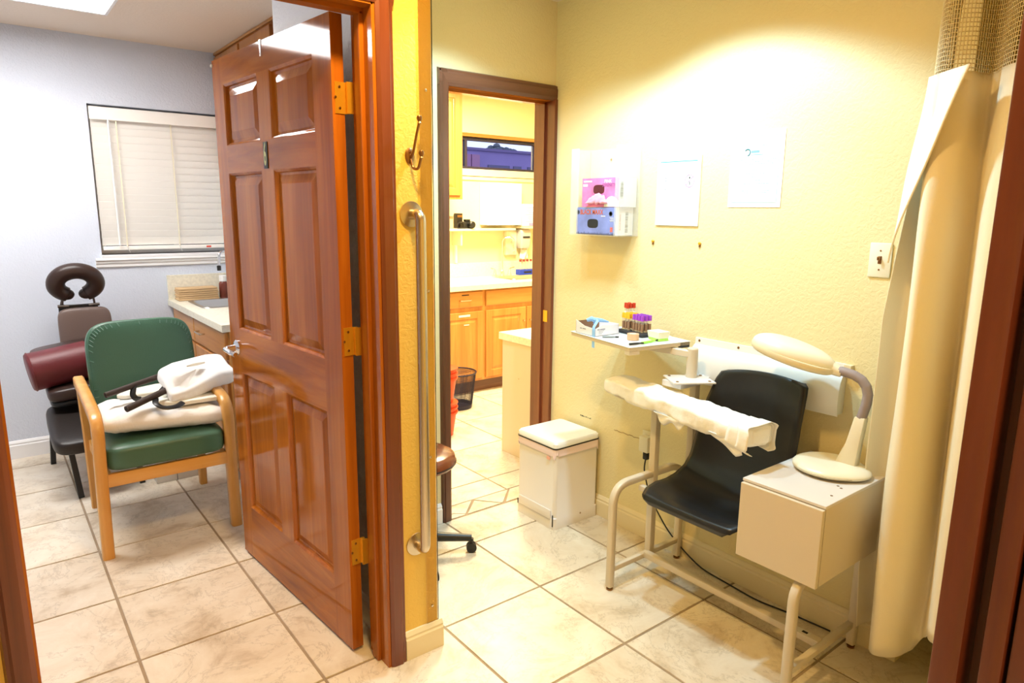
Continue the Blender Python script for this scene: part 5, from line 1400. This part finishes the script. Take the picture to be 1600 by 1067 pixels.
MB().lathe([(0, 0), (.030, 0), (.030, -.04), (.024, -.045), (0, -.045)], (3.40, 4.93, 1.378), 'Y', 20).build('lens', M['black'], ph, smooth=True)
MB().box(3.36, 3.41, 4.94, 4.98, 1.405, 1.425, bev=.005).build('viewfinder', M['black'], ph, smooth=True)
MB().tube(fillet([(3.335, 4.94, 1.39), (3.27, 4.92, 1.40), (3.25, 4.92, 1.35), (3.33, 4.91, 1.35)], .03, 5), .006, 8).build('strap', M['black'], ph, smooth=True)
MB().box(3.405, 3.43, 4.9285, 4.930, 1.395, 1.402).build('emblem', M['paper'], ph)
bx1 = thing('small_box', (3.35, 5.02, 1.345), 'small black box standing behind the camera on the laboratory shelf', 'box')
MB().box(3.315, 3.375, 5.01, 5.06, 1.3455, 1.475, bev=.003).build('box_body', M['vinyl_black'], bx1)
MB().box(3.318, 3.372, 5.0085, 5.0095, 1.44, 1.46).build('label_strip', M['bronze'], bx1)
jr = thing('glass_jar', (3.23, 4.97, 1.345), 'small clear jar with a tan lid on the laboratory shelf beside the camera', 'jar')
MB().lathe([(0, 0), (.026, 0), (.028, .01), (.028, .07), (.022, .085), (0, .085)], (3.225, 4.98, 1.3455), 'Z', 18).build('jar_body', glass, jr, smooth=True)
MB().lathe([(0, .083), (.026, .083), (.026, .105), (0, .105)], (3.225, 4.98, 1.3455), 'Z', 18).build('lid', mat('tan_lid', (.4, .25, .14), .5), jr, smooth=True)
sd = thing('soap_dispenser', (4.06, 5.05, 1.2), 'translucent wall soap dispenser above the laboratory sink', 'dispenser')
MB().ring_loft([sq(4.00 - k, 4.125 + k, 4.96 - k, 5.068, z, .02) for z, k in ((1.155, -.015), (1.18, -.004), (1.30, .0), (1.325, -.006), (1.335, -.02))]).build('dispenser_body', mat('smoky_plastic', (.52, .48, .50), .3), sd, smooth=True, angle=50)
MB().box(4.02, 4.10, 4.955, 4.962, 1.252, 1.268).build('level_window', M['ink'], sd)
tw2 = thing('towel_roll', (4.09, 5.0, 1.09), 'white towel hanging below the soap dispenser in the laboratory', 'towel')
def twf(u, v): return V((4.045 + u * .085 + .006 * math.sin(v * 5), 5.02 + .015 * math.sin(u * 8 + v * 2), 1.155 - v * .095 - .015 * math.sin(u * PI)))
o = MB().grid(twf, 16, 10).build('towel_sheet', M['cloth_white'], tw2, smooth=True, angle=180); mod_solid(o, .008, 0)
yb = thing('wall_switch_box', (3.94, 5.06, 1.2), 'cream wall box with a small hook behind the laboratory faucet', 'wall box')
MB().box(3.875, 4.0, 5.03, 5.069, 1.095, 1.315, bev=.004).build('cover', M['lampcream'], yb, smooth=True)
MB().tube(fillet([(3.935, 5.03, 1.22), (3.945, 5.005, 1.19), (3.955, 5.0, 1.15), (3.95, 5.02, 1.13)], .02, 5), .005, 8).build('hook', M['chrome'], yb, smooth=True)

dk = thing('desk', (2.9, 3.04, 0), 'cream laminate desk standing just inside the laboratory doorway', 'desk')
MB().box(2.492, 3.35, 2.80, 3.262, 0, .722).build('pedestal', M['laminate'], dk)
MB().box(2.476, 3.37, 2.785, 3.282, .722, .766, bev=.002).build('desk_top', M['counter'], dk)
MB().lathe([(.004, 0), (.004, -.001), (.001, -.001)], (2.492, 3.10, .50), 'X', 8).build('screw', M['nickel'], dk)
# mesh basket
mk = thing('mesh_basket', (2.80, 4.24, 0), 'round blue-black wire mesh wastebasket on the laboratory floor', 'basket')
bmn = mat('navy_wire', (.02, .02, .05), .4, .3)
w = MB().grid(lambda u, v: V((2.80 + (.112 + .033 * v) * math.cos(2 * PI * u), 4.24 + (.112 + .033 * v) * math.sin(2 * PI * u), .004 + v * .272)), 96, 40, closed_u=True).build('wire_mesh', bmn, mk)
md = w.modifiers.new('wire', 'WIREFRAME'); md.thickness = .0022; md.use_replace = True; w['kind'] = 'stuff'
MB().tube([V((2.80 + .147 * math.cos(2 * PI * k / 48), 4.24 + .147 * math.sin(2 * PI * k / 48), .278)) for k in range(48)], .0055, 8, closed=True).build('rim', bmn, mk, smooth=True)
MB().lathe([(0, 0), (.113, 0), (.116, .03), (.112, .03), (.108, .006), (0, .006)], (2.80, 4.24, 0), 'Z', 40).build('base', bmn, mk, smooth=True, angle=40)
# nested red pots
rp = None
labs = ['lowest red-orange pot of the nested stack by the laboratory door frame', 'second red-orange pot from the floor in the nested stack', 'third red-orange pot from the floor in the nested stack', 'fourth red-orange pot from the floor in the nested stack', 'fifth red-orange pot from the floor in the nested stack', 'topmost red-orange pot of the nested stack']
for i, z in enumerate((0.0, .032, .064, .236, .268, .300)):
    p = V((2.352, 3.755, z))
    if rp is None:
        rp = thing('red_pot', (2.352, 3.755, 0), labs[0], 'pot', 'nested red pots')
        prf = [(0, .0), (.078, .0), (.100, .150), (.108, .152), (.109, .166), (.103, .167), (.098, .152), (.074, .006), (0, .006)]
        MB().lathe(prf, (2.352, 3.755, 0), 'Z', 36).build('pot_body', mat('red_orange_plastic', (.72, .08, .02), .4), rp, smooth=True, angle=50)
        MB().lathe([(.104, .158), (.112, .160), (.112, .166), (.104, .168)], (2.352, 3.755, 0), 'Z', 36).build('rim', MATS['red_orange_plastic'], rp, smooth=True)
    else: dup(rp, p, label=labs[i])

# fine print too small to pick apart stays joined
for o in bpy.data.objects:
    if o.type == 'MESH' and o.name.split('.')[0] in ('print', 'barcode', 'border', 'scuff_mark', 'plaster_crack'):
        o['kind'] = 'stuff'
